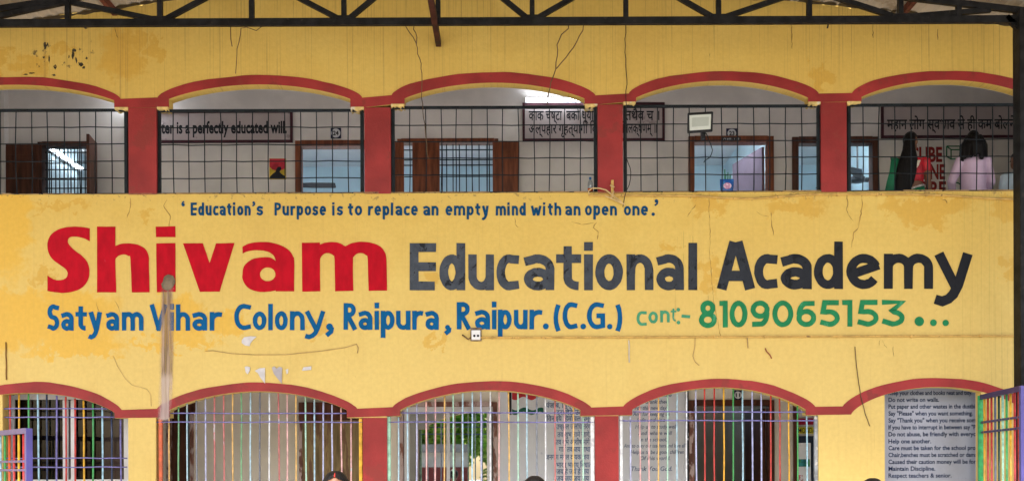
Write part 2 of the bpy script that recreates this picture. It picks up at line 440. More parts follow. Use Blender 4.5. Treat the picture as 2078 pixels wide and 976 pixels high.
H24 = hole(610, 752, 297, F2 + .02)           # doorway under plate 24
H3 = hole(814, 1004, 291, F2 + .75)           # shuttered window
H23 = hole(1408, 1558, 289, F2 + .02)         # doorway under plate 23
H5 = hole(1619, 1770, 291, F2 + .02)          # doorway with the fan
MB().prism([(XL + .15, F2), (XR - .15, F2), (XR - .15, CEIL2), (XL + .15, CEIL2)], BY, BY + .12,
           [rect(h) for h in (H1, H24, H3, H23, H5)]).build('corridor_back_wall', WALLIN, bld)
G2 = hole(346, 386, 822, F1 + .02)            # brown doorway, ground floor
G3 = hole(818, 1001, 824, F1 + .8)            # sliding window
G4 = hole(1407, 1560, 822, F1 + .02)          # doorway under plate 11
MB().prism([(XL + .15, F1), (XR - .15, F1), (XR - .15, CEIL1), (XL + .15, CEIL1)], BY, BY + .12,
           [rect(h) for h in (G2, G3, G4)]).build('corridor_back_wall', CREAM, bld)
MB().box(PX(1013, 900, BY), PX(1392, 900, BY), BY - .006, BY, F1 + .3, CEIL1 - .002).build('painted_wall_panel', LAV, bld)
# rooms
for (F, C, cuts) in ((F2, CEIL2, (-6.55, PX(430, 300, BY), PX(1150, 300, BY), PX(1592, 300, BY), PX(1830, 300, BY))), (F1, CEIL1, (PX(320, 900, BY), PX(760, 900, BY), PX(1120, 900, BY), PX(1590, 900, BY)))):
    for xc in cuts: MB().box(xc - .06, xc + .06, BY + .121, 6.05, F, C).build('partition_wall', BLUEROOM if F > 2 else CREAM, bld)
    edges = [XL + .15] + list(cuts) + [XR - .15]
    wb_, wt_ = (F + .3, F + 2.14) if F > 2 else (F + 2.15, F + 2.7)
    hs = [[(a + .25, wb_), (b - .25, wb_), (b - .25, wt_), (a + .25, wt_)] for a, b in zip(edges, edges[1:]) if b - a > 1]
    MB().prism([(XL + .15, F), (XR - .15, F), (XR - .15, C), (XL + .15, C)], 6.05, 6.17, hs).build('rear_wall', BLUEROOM if F > 2 else CREAM, bld)
# short cross wall at the left end of the upper corridor
MB().box(PX(-60, 300, BY), PX(9, 300, BY - .12), BY - .12, BY - .001, F2, CEIL2 - .001).build('corridor_pier', WALLIN, bld)

def frame_around(h, wd, y0, y1, mat, name, parent, sill=False, label=None, top_ext=0):
    x0, x1, z0, z1 = h; f = MB()
    f.box(x0 - wd, x0 + .004, y0, y1, z0 - (wd if sill else 0), z1 + wd)
    f.box(x1 - .004, x1 + wd, y0, y1, z0 - (wd if sill else 0), z1 + wd)
    f.box(x0 + .005 - top_ext, x1 - .005 + top_ext, y0 - .004, y1, z1 - .004, z1 + wd + .004)
    if sill: f.box(x0 + .005, x1 - .005, y0 - .02, y1, z0 - wd, z0 + .004)
    return f.build(name, mat, parent, bevel=.004, label=label)
def inner_grille(h, y, xs, zs, parent):
    g_ = MB()
    for px in xs:
        X = PX(px, 340, YB); g_.tube([(X, y, h[2]), (X, y, h[3])], .0075, 6)
    for py in zs:
        Z = PZ(py, (1039 + (h[0] + h[1]) * 80), YB); g_.tube([(h[0], y + .01, Z), (h[1], y + .01, Z)], .0075, 6)
    return g_.build('window_grille', GRID, parent)
# left room window with open shutters
f1 = frame_around(H1, .05, BY - .05, BY + .1, DWOOD, 'window', bld, True)
inner_grille(H1, BY + .05, [92, 97, 101, 110, 118, 127, 135, 141, 148, 155, 162, 170, 178, 185], [307, 329, 342, 362, 380], f1)
sh = MB().box(PX(13, 340, BY), PX(84, 340, BY), BY - .085, BY - .055, H1[2], H1[3] + .02)
sh.box(PX(20, 340, BY), PX(78, 340, BY), BY - .093, BY - .086, H1[2] + .08, H1[3] - .12)
sh.build('shutter', DWOOD, f1, bevel=.004)
hx = H1[1] + .03
sh = MB().add([(hx, BY - .06, H1[2]), (hx + .05, BY - .46, H1[2]), (hx + .085, BY - .455, H1[2]), (hx + .035, BY - .055, H1[2]),
               (hx, BY - .06, H1[3] + .03), (hx + .05, BY - .46, H1[3] + .03), (hx + .085, BY - .455, H1[3] + .03), (hx + .035, BY - .055, H1[3] + .03)],
              [(0, 3, 2, 1), (4, 5, 6, 7), (0, 1, 5, 4), (1, 2, 6, 5), (2, 3, 7, 6), (3, 0, 4, 7)])
sh.build('shutter', DWOOD, f1, bevel=.004)
# middle shuttered window
f3 = frame_around(H3, .045, BY - .05, BY + .1, WOOD, 'window', bld, True)
inner_grille(H3, BY + .05, [897, 906, 919, 932, 946, 958, 972, 988, 993], [302, 322, 333, 356], f3)
for (a, b, y) in ((799, 821, BY - .09), (838, 893, BY - .09), (1000, 1053, BY - .09)):
    s3 = MB().box(PX(a, 340, BY), PX(b, 340, BY), y, y + .032, H3[2], H3[3] - (.01 if a < 1000 else .012))
    if b - a > 30: s3.box(PX(a + 9, 340, BY), PX(b - 9, 340, BY), y - .007, y - .0005, H3[2] + .08, H3[3] - .12)
    s3.build('shutter', WOOD, f3, bevel=.004)
# doors upstairs
d24 = frame_around(H24, .065, BY - .03, BY + .14, WOOD, 'door_frame', bld)
d23 = frame_around(H23, .07, BY - .03, BY + .14, WOOD, 'door_frame', bld)
d5 = frame_around(H5, .075, BY - .03, BY + .14, DWOOD, 'door_frame', bld)
def leaf(hx, hy, ang, wd, z0, z1, mat, parent, th=.035):
    """door leaf hinged at (hx, hy), swung to angle (degrees from +X)"""
    c, s_ = math.cos(R(ang)), math.sin(R(ang)); vs = []
    for z in (z0, z1):
        for u, v in ((0, 0), (wd, 0), (wd, th), (0, th)): vs.append((hx + u * c - v * s_, hy + u * s_ + v * c, z))
    o = MB().add(vs, [(0, 3, 2, 1), (4, 5, 6, 7), (0, 1, 5, 4), (1, 2, 6, 5), (2, 3, 7, 6), (3, 0, 4, 7)]).build('door_leaf', mat, parent, bevel=.003)
    return o
leaf(H23[1] - .01, BY + .15, 104, .88, F2 + .02, H23[3] - .02, M('mauve_door_paint', (.17, .13, .17), .5, .1, 4), d23)
# ground floor doors and windows
d2 = frame_around(G2, .045, BY - .03, BY + .14, WORN, 'door_frame', bld)
leaf(G2[0], BY + .05, 2, .20, F1 + .02, G2[3] - .01, DWOOD, d2)
d11 = frame_around(G4, .065, BY - .03, BY + .14, DWOOD, 'door_frame', bld)
leaf(G4[1] - .01, BY + .15, 93, .9, F1 + .02, G4[3] - .03, DWOOD, d11)
MB().box(PX(1398, 900, BY), PX(1408, 900, BY), BY - .045, BY - .031, F1 + .02, PZ(833, 1400, BY)).build('worn_jamb', WORN, d11, label='door jamb with paint worn to pale wood')
MB().box(PX(1391, 900, BY), PX(1397, 900, BY), BY - .03, BY - .007, F1 + .02, CEIL1 - .01).build('conduit_strip', M('chipped_black_strip', (.03, .035, .045), .5, .4, 9, dirt=(.55, .56, .6), dscale=9, dthr=.55), bld)
MB().box(PX(1609, 900, BY), PX(1618, 900, BY), BY - .05, BY - .001, F1, PZ(818, 1613, BY)).build('door_post', DWOOD, bld)
MB().box(PX(1618, 900, BY), PX(1720, 900, BY), BY - .008, BY - .001, F1, CEIL1 - .01).build('painted_wall_panel', M('white_board_paint', (.74, .73, .74), .6, .05, 3), bld)
w3 = frame_around(G3, .05, BY - .05, BY + .1, WORN, 'window', bld, True)
def wbar(f, a, b, y_, z0, z1): f.box(PX(a, 900, BY), PX(b, 900, BY), y_, y_ + .05, z0, z1)
zt3, zb3 = G3[3], G3[2]
wf = MB()
wf.box(G3[0] + .006, G3[1] - .006, BY - .012, BY + .04, zt3 - .07, zt3 - .006); wf.box(G3[0] + .006, G3[1] - .006, BY - .012, BY + .04, zb3 + .006, zb3 + .06)
wbar(wf, 820, 831, BY - .011, zb3 + .061, zt3 - .071); wbar(wf, 906, 913, BY - .012, zb3 + .061, zt3 - .071); wbar(wf, 988, 998.5, BY - .011, zb3 + .061, zt3 - .071)
wf.build('sliding_frame', WHITEF, w3, bevel=.003)
MB().box(PX(830, 900, BY), PX(907, 900, BY), BY + .012, BY + .016, zb3 + .05, zt3 - .065).build('pane', GLASSM, w3)
MB().box(PX(912, 900, BY), PX(989, 900, BY), BY + .002, BY + .006, zb3 + .05, zt3 - .065).build('pane', GLASSM, w3)
# sliding window right behind the first ground floor arch
YW = .32
w1 = MB()
zt1, zb1 = PZ(802, 60, YW), F1 + .55
def w1b(a, b, z0, z1, dy=0): w1.box(PX(a, 900, YW), PX(b, 900, YW), YW + dy, YW + .05 + dy, z0, z1)
w1b(10, 17, zb1, zt1); w1b(21, 29, zb1, zt1, -.01); w1b(127, 137, zb1, zt1 - .05, .002); w1b(143, 152, zb1, zt1 - .05, .003); w1b(251, 275, zb1, zt1)
w1.box(PX(29.2, 900, YW), PX(250.8, 900, YW), YW, YW + .05, zt1 - .045, zt1 + .04); w1.box(PX(29.2, 900, YW), PX(250.8, 900, YW), YW, YW + .05, zb1, PZ(972, 120, YW))
w1o = w1.build('window', WHITEF, bld, bevel=.003)
MB().box(PX(28, 900, YW), PX(128, 900, YW), YW + .02, YW + .024, zb1, zt1).build('pane', GLASSG, w1o)
MB().box(PX(150, 900, YW), PX(252, 900, YW), YW + .026, YW + .03, zb1, zt1).build('pane', GLASSG, w1o)
MB().box(PX(-60, 900, BY), PX(206, 900, BY), BY - .04, BY - .001, F1, CEIL1 - .01).build('dark_backing', M('dark_room_front', (.075, .062, .06), .6, .4, 4, dirt=(.13, .09, .075), dscale=2, dthr=.5), bld)  # dark sheet filling the view behind the smoky panes
# rules wall closing the last ground floor arch
YR = .34
MB().box(PX(1770, 900, YR), XR - .2, YR, YR + .08, F1, CEIL1 - .01).build('painted_wall_panel', M('grey_lavender_wall', (.40, .43, .53), .65, .08, 2.5, dirt=(.34, .37, .46), dscale=3, dthr=.62), bld)
# return wall between the rules wall and the corridor
MB().box(PX(1775, 900, YR), PX(1790, 900, YR), YR + .081, BY - .01, F1, CEIL1 - .012).build('return_wall', CREAM, bld)
# dark lintel beams under the ground floor slab
MB().box(PX(345, 830, BY), PX(400, 830, BY), BY - .10, BY - .052, PZ(838, 370, BY), PZ(812, 370, BY)).build('lintel_box', DWOOD, bld)
# wooden panel standing behind the second arch
pn = thing('wooden_panel', 'brown and olive wooden panel with dark top behind the second ground floor arch', 'panel', P(672, 950, BY - .1))
MB().box(PX(611, 900, BY), PX(760, 900, BY), BY - .13, BY - .06, F1, PZ(853, 680, BY) - .001).build('panel_board', M('olive_brown_board', (.30, .215, .10), .6, .5, 2.2, dirt=(.20, .11, .065), dscale=2.2, dthr=.52, stretch=(5, 5, .6)), pn)
MB().box(PX(611, 900, BY), PX(760, 900, BY), BY - .17, BY - .059, PZ(853, 680, BY), PZ(817, 680, BY)).build('panel_head', DWOOD, pn, bevel=.004)
MB().box(PX(611, 900, BY), PX(617, 900, BY), BY - .15, BY - .131, F1, PZ(853.5, 680, BY)).build('panel_stile', WORN, pn)

# ------------------------------------------------------------------ grilles
BARC = {}
def PALE_SHEEN(c, worn): return tuple(.80 * a + .20 * b for a, b in zip(c, (.62, .64, .68))) if worn else c  # whitish specular sheen of the worn glossy bars mixed into their colour
def barmat(c):
    if c not in BARC:
        BARC[c] = M('gloss_' + c, PALE_SHEEN({
            'red': (.50, .05, .045), 'orange': (.62, .10, .03), 'yellow': (.72, .40, .035), 'green': (.06, .34, .10), 'blue': (.36, .60, .74), 'navy': (.02, .035, .09),
            'purple': (.17, .16, .42), 'lavender': (.42, .46, .74), 'pink': (.72, .36, .36), 'mint': (.36, .68, .52), 'white': (.74, .78, .86), 'slate': (.12, .15, .22),
            'deep_green': (.02, .40, .12), 'black_green': (.02, .06, .04)}[c.split('+')[0]], '+' in c), .24, .25, 18, dirt=(.60, .62, .66) if '+' in c else None, dscale=3, dthr=.60, spec=.6, bmp=0)
    return BARC[c]
for m_ in ():
    pass
def bars(spec): return [(float(a), c) for a, c in (t.split(':') for t in spec.split())]
LG = [
    (0, 'red 20', "20:red 39:yellow 58:green 77:blue 95:navy 115:purple 133:red 152:red 170:yellow 189:green 208:blue 226:navy 245:purple", (829, 846, 929, 947)),
    (1, '', "343:yellow 362:green 380:blue 398:slate 417:lavender 435:red 454:red 472:yellow 490:green 508:blue 527:navy 546:white 565:red 583:pink 601:yellow 620:mint 638:blue 656:lavender 674:lavender 692:pink 712:pink", (838, 856)),
    (2, '', "809:blue 827:blue 846:lavender 865:pink 883:pink 902:yellow 920:mint 939:blue 958:blue 976:lavender 995:white 1013:pink 1032:yellow 1051:mint 1069:blue 1089:slate 1107:white 1126:red 1145:pink 1163:yellow 1183:mint", (837, 856)),
    (3, '', "1279:lavender 1298:pink 1317:pink 1336:yellow 1355:mint 1374:blue 1393:white 1412:lavender 1430:red 1449:red 1469:yellow 1488:green 1507:blue 1526:lavender 1545:lavender 1564:red 1582:red 1600:yellow 1618:green 1637:blue", (835, 853))]
YG = .05
for bi, _, spec, hs in LG:
    b = LO[bi]; xl, xr = b['w']
    gm = MB()
    for h in hs:
        lim = [q for q in (xl + 2, xr - 2)]
        while inner_at(b, lim[0]) > h - 1: lim[0] += 1
        while inner_at(b, lim[1]) > h - 1: lim[1] -= 1
        a, c = P(lim[0], h, YG - .014), P(lim[1], h, YG - .014)
        n = 9; pts = [a.lerp(c, i / n) + Vector((0, 0, random.uniform(-.004, .004) if 0 < i < n else 0)) for i in range(n + 1)]
        gm.tube(pts, .0075, 6)
    gr = gm.build('window_grille', barmat('purple'), bld, smooth=True)
    for px, c in bars(spec):
        top = inner_at(b, px) + 1.5
        a = P(px, top, YG); lean = random.uniform(-.012, .012)
        pts = [a + Vector((lean * t + random.uniform(-.003, .003), 0, -t * (a.z - .32))) for t in (0, .15, .3, .5, .75, 1)]
        MB().tube(pts, .0088 if bi else .0105, 8).build('bar', barmat(c + '+' if bi in (1, 2) or (bi == 3 and px < 1420) else c), gr, smooth=True)
    ends = {1: ((326, 'orange', 7), (732, 'yellow', 7)), 2: ((788.5, 'mint', 8), (1202, 'white', 8)), 3: ((1260, 'white', 6), (1656, 'slate', 8)), 0: ()}[bi]
    for px, c, wpx in ends:
        a = P(px, b['c'] + 1, YG); hw = wpx / S / 2
        MB().box(a.x - hw, a.x + hw, YG - .02, YG + .03, .32, a.z).build('bar', GREYJ if c == 'slate' else barmat(c), gr, bevel=.004)
UG = [
    (0, [33.5, 65, 96, 130, 162, 194, 227], [-160, -128, -96, -64, -32, 1], (224.5, 260, 294, 329, 363, 393)),
    (1, [352, 383, 416, 448, 480, 513, 545, 578, 610, 642, 674, 707], [], (225, 260, 295, 328.5, 362.5, 392)),
    (2, [831.5, 864, 895, 926, 958, 989, 1020, 1052, 1084, 1115, 1146, 1178], [], (218.5, 255.5, 288, 322, 356, 390)),
    (3, [1300.5, 1334, 1366.5, 1399, 1431.5, 1464.5, 1497, 1529, 1561.5, 1594, 1626], [], (216, 252.5, 286.5, 320.5, 355, 386.5)),
    (4, [1751, 1784, 1816, 1849, 1882, 1915, 1948, 1981, 2014, 2047], [2080, 2112], (213.5, 251.5, 284, 318.5, 352.5, 384.5))]
for bi, xs, extra, ys in UG:
    b = UP[bi]; xl, xr = b['w']; f = MB(); l = MB(); Yg = .045
    za, zb = P((xl + xr) / 2, ys[0], Yg).z, PAR + .012
    xa, xb = PX(xl + 1.5, 300, Yg), PX(xr - 1.5, 300, Yg)
    f.hexa((xa, Yg, za), (xb, Yg, P(xr, ys[0] - (xr - xl) * 0, Yg).z * .5 + za * .5), .03, .026)
    f.hexa((xa, Yg, zb), (xb, Yg, zb), .03, .02)
    f.box(xa, xa + .034, Yg - .016, Yg + .03, zb + .011, za - .014); f.box(xb - .034, xb, Yg - .016, Yg + .03, zb + .011, za - .014)
    fr = f.build('window_grille', GRID, bld)
    for px in xs + extra:
        X = PX(px, 300, Yg); j = random.uniform(-.005, .005)
        l.tube([(X + random.uniform(-.005, .005), Yg, zb + .012), (X + j * 1.6, Yg + random.uniform(-.006, .006), zb + (za - zb) * .3), (X + j + random.uniform(-.006, .006), Yg, (za + zb) / 2 + .15), (X + random.uniform(-.003, .003), Yg, za - .012)], .0060, 6)
    for y_ in ys[1:-1]:
        Z = P((xl + xr) / 2, y_, Yg).z; n = 12
        l.tube([(xa + (xb - xa) * i / n, Yg - .015, Z + random.uniform(-.0045, .0045)) for i in range(n + 1)], .0058, 6)
    l.build('lattice', GRID, fr)

# ------------------------------------------------------------------ painted lettering (strokes in photo pixels, y up from the baseline)
def el(cx, cy, rx, ry, a0, a1, n=None):
    n = n or max(6, int(abs(a1 - a0) / 12))
    return [(cx + rx * math.cos(R(a0 + (a1 - a0) * i / n)), cy + ry * math.sin(R(a0 + (a1 - a0) * i / n))) for i in range(n + 1)]
def glyph(ch, W, x, c, w):
    h = w / 2; r = W - h
    bowl = lambda: [el(W / 2, x / 2, W / 2 - h, x / 2 - h, 0, 360)]
    if ch == 'E': return [[(h, 0), (h, c)], [(h, h), (W * .95, h)], [(h, c * .5), (W, c * .5)], [(h, c - h), (W, c - h)]]
    if ch == 'd': return [el(W * .48, x / 2, W * .48 - h, x / 2 - h, 0, 360), [(r, 0), (r, c)]]
    if ch == 'u': return [[(h, x), (h, x * .40)] + el(W / 2, x * .40, W / 2 - h, x * .40 - h, 180, 350), [(r, 0), (r, x)]]
    if ch == 'c': return [[(W, x - h * 1.25)] + el(W * .56, x / 2, W * .56 - h, x / 2 - h, 75, 285) + [(W, h * 1.3)]]
    if ch == 'a': return [[(W * .02, x - h * 1.7)] + el(W * .42, x - h - x * .3, W * .30, x * .3, 115, 90) + el(W * .45, x * .6, r - W * .45, x * .4 - h, 85, 0) + [(r, 0)],
                          el(W * .46, x * .31, W * .46 - h, x * .31 - h * .95, 0, 360)]
    if ch == 't': return [[(W * .46, c * .93), (W * .46, x * .34)] + el(W * .46 + W * .40, x * .34, W * .40, x * .34 - h, 180, 275) , [(0, x - h), (W, x - h)]]
    if ch == 'i': return [[(W / 2, 0), (W / 2, x)], [(W / 2, x + (c - x) * .32), (W / 2, c * 1.02)]]
    if ch == 'o': return bowl()
    if ch == 'n': return [[(h, 0), (h, x)], [(h, x * .45)] + el(W / 2, x * .55, W / 2 - h, x * .45 - h, 170, 0) + [(r, 0)]]
    if ch == 'l': return [[(W / 2, 0), (W / 2, c)]]
    if ch == 'A': return [[(h * 1.1, 0), (W * .46, c)], [(W - h * 1.1, 0), (W * .54, c)], [(W * .2, c * .28), (W * .8, c * .28)]]
    if ch == 'e': return [el(W / 2, x / 2, W / 2 - h, x / 2 - h, 22, 325), [(h * 1.2, x * .42), (W * .93, x * .68)]]
    if ch == 'e2': return [el(W / 2, x / 2, W / 2 - h, x / 2 - h, 0, 318), [(h, x * .5), (W - h * .2, x * .5)]]
    if ch == 'm':
        q = W / 2
        return [[(h, 0), (h, x)], [(h, x * .5)] + el((h + q) / 2, x * .6, (q - h) / 2, x * .4 - h, 170, 0) + [(q, 0)], [(q, x * .5)] + el((q + r) / 2, x * .6, (r - q) / 2, x * .4 - h, 170, 0) + [(r, 0)]]
    if ch == 'y': return [[(W - h * 1.1, x), (W * .62, x * .1)] + [(W * .5, -x * .16), (W * .38, -x * .29), (W * .22, -x * .36), (W * .04, -x * .30)], [(h * 1.1, x), (W * .58, -x * .02)]]
    if ch == 'p': return [[(h, -x * .42), (h, x)], el(W * .53, x / 2, W * .47 - h, x / 2 - h, 0, 360)]
    if ch == 'r': return [[(h, 0), (h, x)], [(h, x * .45)] + el(W * .75, x * .5, W * .75 - h, x * .5 - h, 165, 90) + [(W, x - h * 1.2)]]
    if ch == 'h': return [[(h, 0), (h, c)], [(h, x * .45)] + el(W / 2, x * .55, W / 2 - h, x * .45 - h, 170, 0) + [(r, 0)]]
    if ch == 'w': return [[(h, x), (W * .3, 0)], [(W * .3, 0), (W * .5, x * .8)], [(W * .5, x * .8), (W * .7, 0)], [(W * .7, 0), (W - h, x)]]
    if ch == 'V': return [[(h * 1.1, c), (W * .53, 0)], [(W - h * 1.1, c), (W * .47, 0)]]
    if ch in 'sS':
        H = x if ch == 's' else c; ry = (H - w) / 4
        return [[(W * .97, H - h * 1.7)] + el(W / 2, H / 2 + ry, W / 2 - h, ry, 55, 270, 16)[:-1] + el(W / 2, H / 2 - ry, W / 2 - h, ry, 90, -125, 16) + [(W * .03, h * 1.9)]]
    if ch == 'P': return [[(h, 0), (h, c)], [(h, c - h)] + el(W * .45, c * .70, r - W * .45, c * .30 - h, 90, -90) + [(h, c * .40 + h)]]
    if ch == 'R': return [[(h, 0), (h, c)], [(h, c - h)] + el(W * .45, c * .74, (W * .9 - h) - W * .45, c * .26 - h, 90, -90) + [(h, c * .48 + h)], [(W * .36, c * .5), (W - h * .9, 0)]]
    if ch == 'C': return [[(W, c - h * 1.6)] + el(W * .58, c / 2, W * .58 - h, c / 2 - h, 80, 280) + [(W, h * 1.6)]]
    if ch == 'G': return [[(W * .93, c - h * 1.6)] + el(W * .56, c / 2, W * .56 - h, c / 2 - h, 80, 280) + [(r, h * 1.5), (r, c * .5)], [(W * .52, c * .5), (W, c * .5)]]
    if ch == '(': return [el(W + W * .6, c * .42, W * 1.6 - h, c * .78, 142, 218)]
    if ch == ')': return [el(-W * .6, c * .42, W * 1.6 - h, c * .78, 38, -38)]
    if ch == '-': return [[(0, x * .5), (W, x * .42)]]
    if ch == '.': return [('dot', W / 2, W / 2, W / 2)]
    if ch == ':': return [('dot', W / 2, W / 2, W / 2), ('dot', W * .45, x * 1.1, W / 2)]
    if ch in (',', "'", '`'):
        z = 0 if ch == ',' else c - W * .8
        if ch == '`': return [('dot', W / 2, z, W * .42), [(W * .2, z), (W * .35, z + W * .55), (W * .75, z + W * .8)]]
        return [('dot', W / 2, z + W * .45, W * .45), [(W * .8, z + W * .4), (W * .7, z - W * .2), (W * .1, z - W * .7)]]
    # digits of the telephone number, height c
    if ch == '0': return [el(W / 2, c / 2, W / 2 - h, c / 2 - h, 0, 360)]
    if ch == '1': return [[(W * .62, 0), (W * .62, c)], [(W * .0, c - h), (W * .62, c - h)]]
    if ch == '8': return [el(W / 2, c * .73, W * .42 - h, c * .27 - h * .8, 0, 360), el(W / 2, c * .29, W / 2 - h, c * .29 - h * .8, 0, 360)]
    if ch == '9': return [el(W / 2, c * .66, W / 2 - h, c * .34 - h, 0, 360), el(W / 2 - W * .05, c * .55, W * .55 - h, c * .55 - h, 0, -70) + [(W * .08, h * 1.2)]]
    if ch == '6': return [el(W / 2, c * .34, W / 2 - h, c * .34 - h, 0, 360), el(W / 2 + W * .05, c * .45, W * .55 - h, c * .55 - h, 180, 110) + [(W * .92, c - h * 1.2)]]
    if ch == '5': return [[(W * .95, c - h), (W * .24, c - h), (W * .16, c * .56)] + el(W * .46, c * .33, r - W * .46, c * .33 - h, 110, -90) + [(W * .02, h * 2.0)]]
    if ch == '3': return [[(0, c - h), (W * .88, c - h), (W * .45, c * .60)] + el(W * .46, c * .32, r - W * .46, c * .32 - h, 80, -90) + [(W * .02, h * 2.2)]]
    raise KeyError(ch)
LEFT_Y = -.004
def ribbon(mb, pts, w, tilt, y, ox, base):
    n = len(pts); closed = n > 4 and math.hypot(pts[0][0] - pts[-1][0], pts[0][1] - pts[-1][1]) < 1e-4
    if closed: pts = pts[:-1]; n -= 1
    L, Rr = [], []
    for i, p in enumerate(pts):
        a = pts[(i - 1) % n] if closed or i > 0 else p; b = pts[(i + 1) % n] if closed or i < n - 1 else p
        d1 = (p[0] - a[0], p[1] - a[1]); d2 = (b[0] - p[0], b[1] - p[1])
        l1 = math.hypot(*d1); l2 = math.hypot(*d2)
        if l1 < 1e-6: d1, l1 = d2, l2
        if l2 < 1e-6: d2, l2 = d1, l1
        n1 = (-d1[1] / l1, d1[0] / l1); n2 = (-d2[1] / l2, d2[0] / l2)
        m = (n1[0] + n2[0], n1[1] + n2[1]); ml = math.hypot(*m) or 1; m = (m[0] / ml, m[1] / ml)
        k = 1 / max(.55, m[0] * n1[0] + m[1] * n1[1])
        ww = w * (1 + random.uniform(-.03, .03)) / 2 * k
        L.append((p[0] + m[0] * ww, p[1] + m[1] * ww)); Rr.append((p[0] - m[0] * ww, p[1] - m[1] * ww))
    vs = []
    for q in L + Rr:
        pw = P(ox + q[0] + random.uniform(-.28, .28), base(ox + q[0]) - q[1] + random.uniform(-.28, .28)); vs.append((pw.x, y, pw.z))
    m = n if closed else n - 1
    mb.add(vs, [(i, (i + 1) % n, n + (i + 1) % n, n + i) for i in range(m)])
def letter(mb, ch, x0, x1, base, x, c, w):
    W = x1 - x0; bf = base if callable(base) else (lambda q: base)
    for k, s_ in enumerate(glyph(ch, W, x, c, w)):
        y = LEFT_Y - .0006 * (k + 1)
        if s_[0] == 'dot':
            pts = el(s_[1], s_[2], s_[3], s_[3] * 1.0, 0, 348, 20)
            pw = [P(x0 + q[0], bf(x0 + q[0]) - q[1]) for q in pts]; mb.poly([(p.x, p.z) for p in pw], y)
        else: ribbon(mb, s_, w, 0, y, x0, bf)
ADV = {'i': .42, 'l': .42, 't': .62, 'r': .62, 'm': 1.35, 'w': 1.3, ' ': .5, "'": .3, '`': .35, ',': .35, '.': .32, 's': .72, 'c': .74, 'E': .85, 'S': .85, 'P': .85, 'V': 1.0, 'C': 1.05, 'R': 1.0, 'A': 1.1}
def word(mb, s_, x0, x1, base, x, c, w, gap=.17):
    adv = [ADV.get(ch, .84) for ch in s_]; tot = sum(adv) + gap * (len(s_) - 1)
    k = (x1 - x0) / tot; cx = x0
    for ch, a in zip(s_, adv):
        if ch != ' ':
            wd = a * k
            g_ = 'e2' if ch == 'e' else ch
            letter(mb, g_, cx, cx + (w if ch in 'il' else wd), base, x * random.uniform(.97, 1.03), c, w)
        cx += (a + gap) * k
def paint(name, c, faded, thr, rough=.55, dscale=7, bmp=.15, spec=.08):
    return M(name, c, rough, .13, 8, dirt=faded, dscale=dscale, dthr=thr, bmp=bmp, bscale=40, spec=spec, stretch=(1.6, 1, .7))
BLUEP = paint('blue_sign_paint', (.003, .098, .265), (.010, .14, .31), .68)
DBLUEP = paint('dark_blue_sign_paint', (.006, .060, .155), (.010, .085, .19), .62)
GREENP = paint('green_sign_paint', (.02, .21, .085), (.06, .30, .15), .6)
PGREENP = paint('pale_green_sign_paint', (.07, .30, .17), (.22, .40, .30), .6)
REDP = paint('red_sign_paint', (.46, .002, .014), (.50, .03, .055), .67, .45)
# motto
m = MB()
for s_, a, b in (("`", 368, 376), ("Education", 387, 509), ("'", 512, 518), ("s", 521, 534), ("Purpose", 557, 662), ("is", 674, 696), ("to", 706, 735), ("replace", 747, 848),
                 ("an", 859, 890), ("empty", 904, 992), ("mind", 1006, 1067), ("with", 1077, 1139), ("an", 1147, 1178), ("open", 1187, 1252), ("one", 1266, 1315), (".", 1322, 1329), ("'", 1328, 1336)):
    yb = 437.5
    m = MB()
    if s_ in ("'", "`", "."): letter(m, s_, a, b, yb + (1 if s_ == '.' else 0), 19, 28 if s_ != "'" or a < 1000 else 32, 3.4)
    else: word(m, s_, a, b, yb, 19.5, 26, 4.9)
    m.build('painted_lettering', DBLUEP, bld)
# red name in traced outlines
def smooth(pts, sub=4):
    n = len(pts); out = []
    def ang(i):
        a, b, c = pts[i - 1], pts[i], pts[(i + 1) % n]
        v = math.atan2(b[1] - a[1], b[0] - a[0]); u = math.atan2(c[1] - b[1], c[0] - b[0])
        return abs((u - v + math.pi) % (2 * math.pi) - math.pi)
    cr = [ang(i) > R(48) for i in range(n)]
    for i in range(n):
        p1, p2 = pts[i], pts[(i + 1) % n]
        p0 = pts[i - 1] if not cr[i] else (2 * p1[0] - p2[0], 2 * p1[1] - p2[1]); p3 = pts[(i + 2) % n] if not cr[(i + 1) % n] else (2 * p2[0] - p1[0], 2 * p2[1] - p1[1])
        for k in range(sub):
            t = k / sub
            out.append(tuple(.5 * (2 * p1[j] + (p2[j] - p0[j]) * t + (2 * p0[j] - 5 * p1[j] + 4 * p2[j] - p3[j]) * t * t + (3 * p1[j] - p0[j] - 3 * p2[j] + p3[j]) * t ** 3) for j in (0, 1)))
    return out
def tr(s_): return [tuple(float(v) for v in q.split(',')) for q in s_.split()]
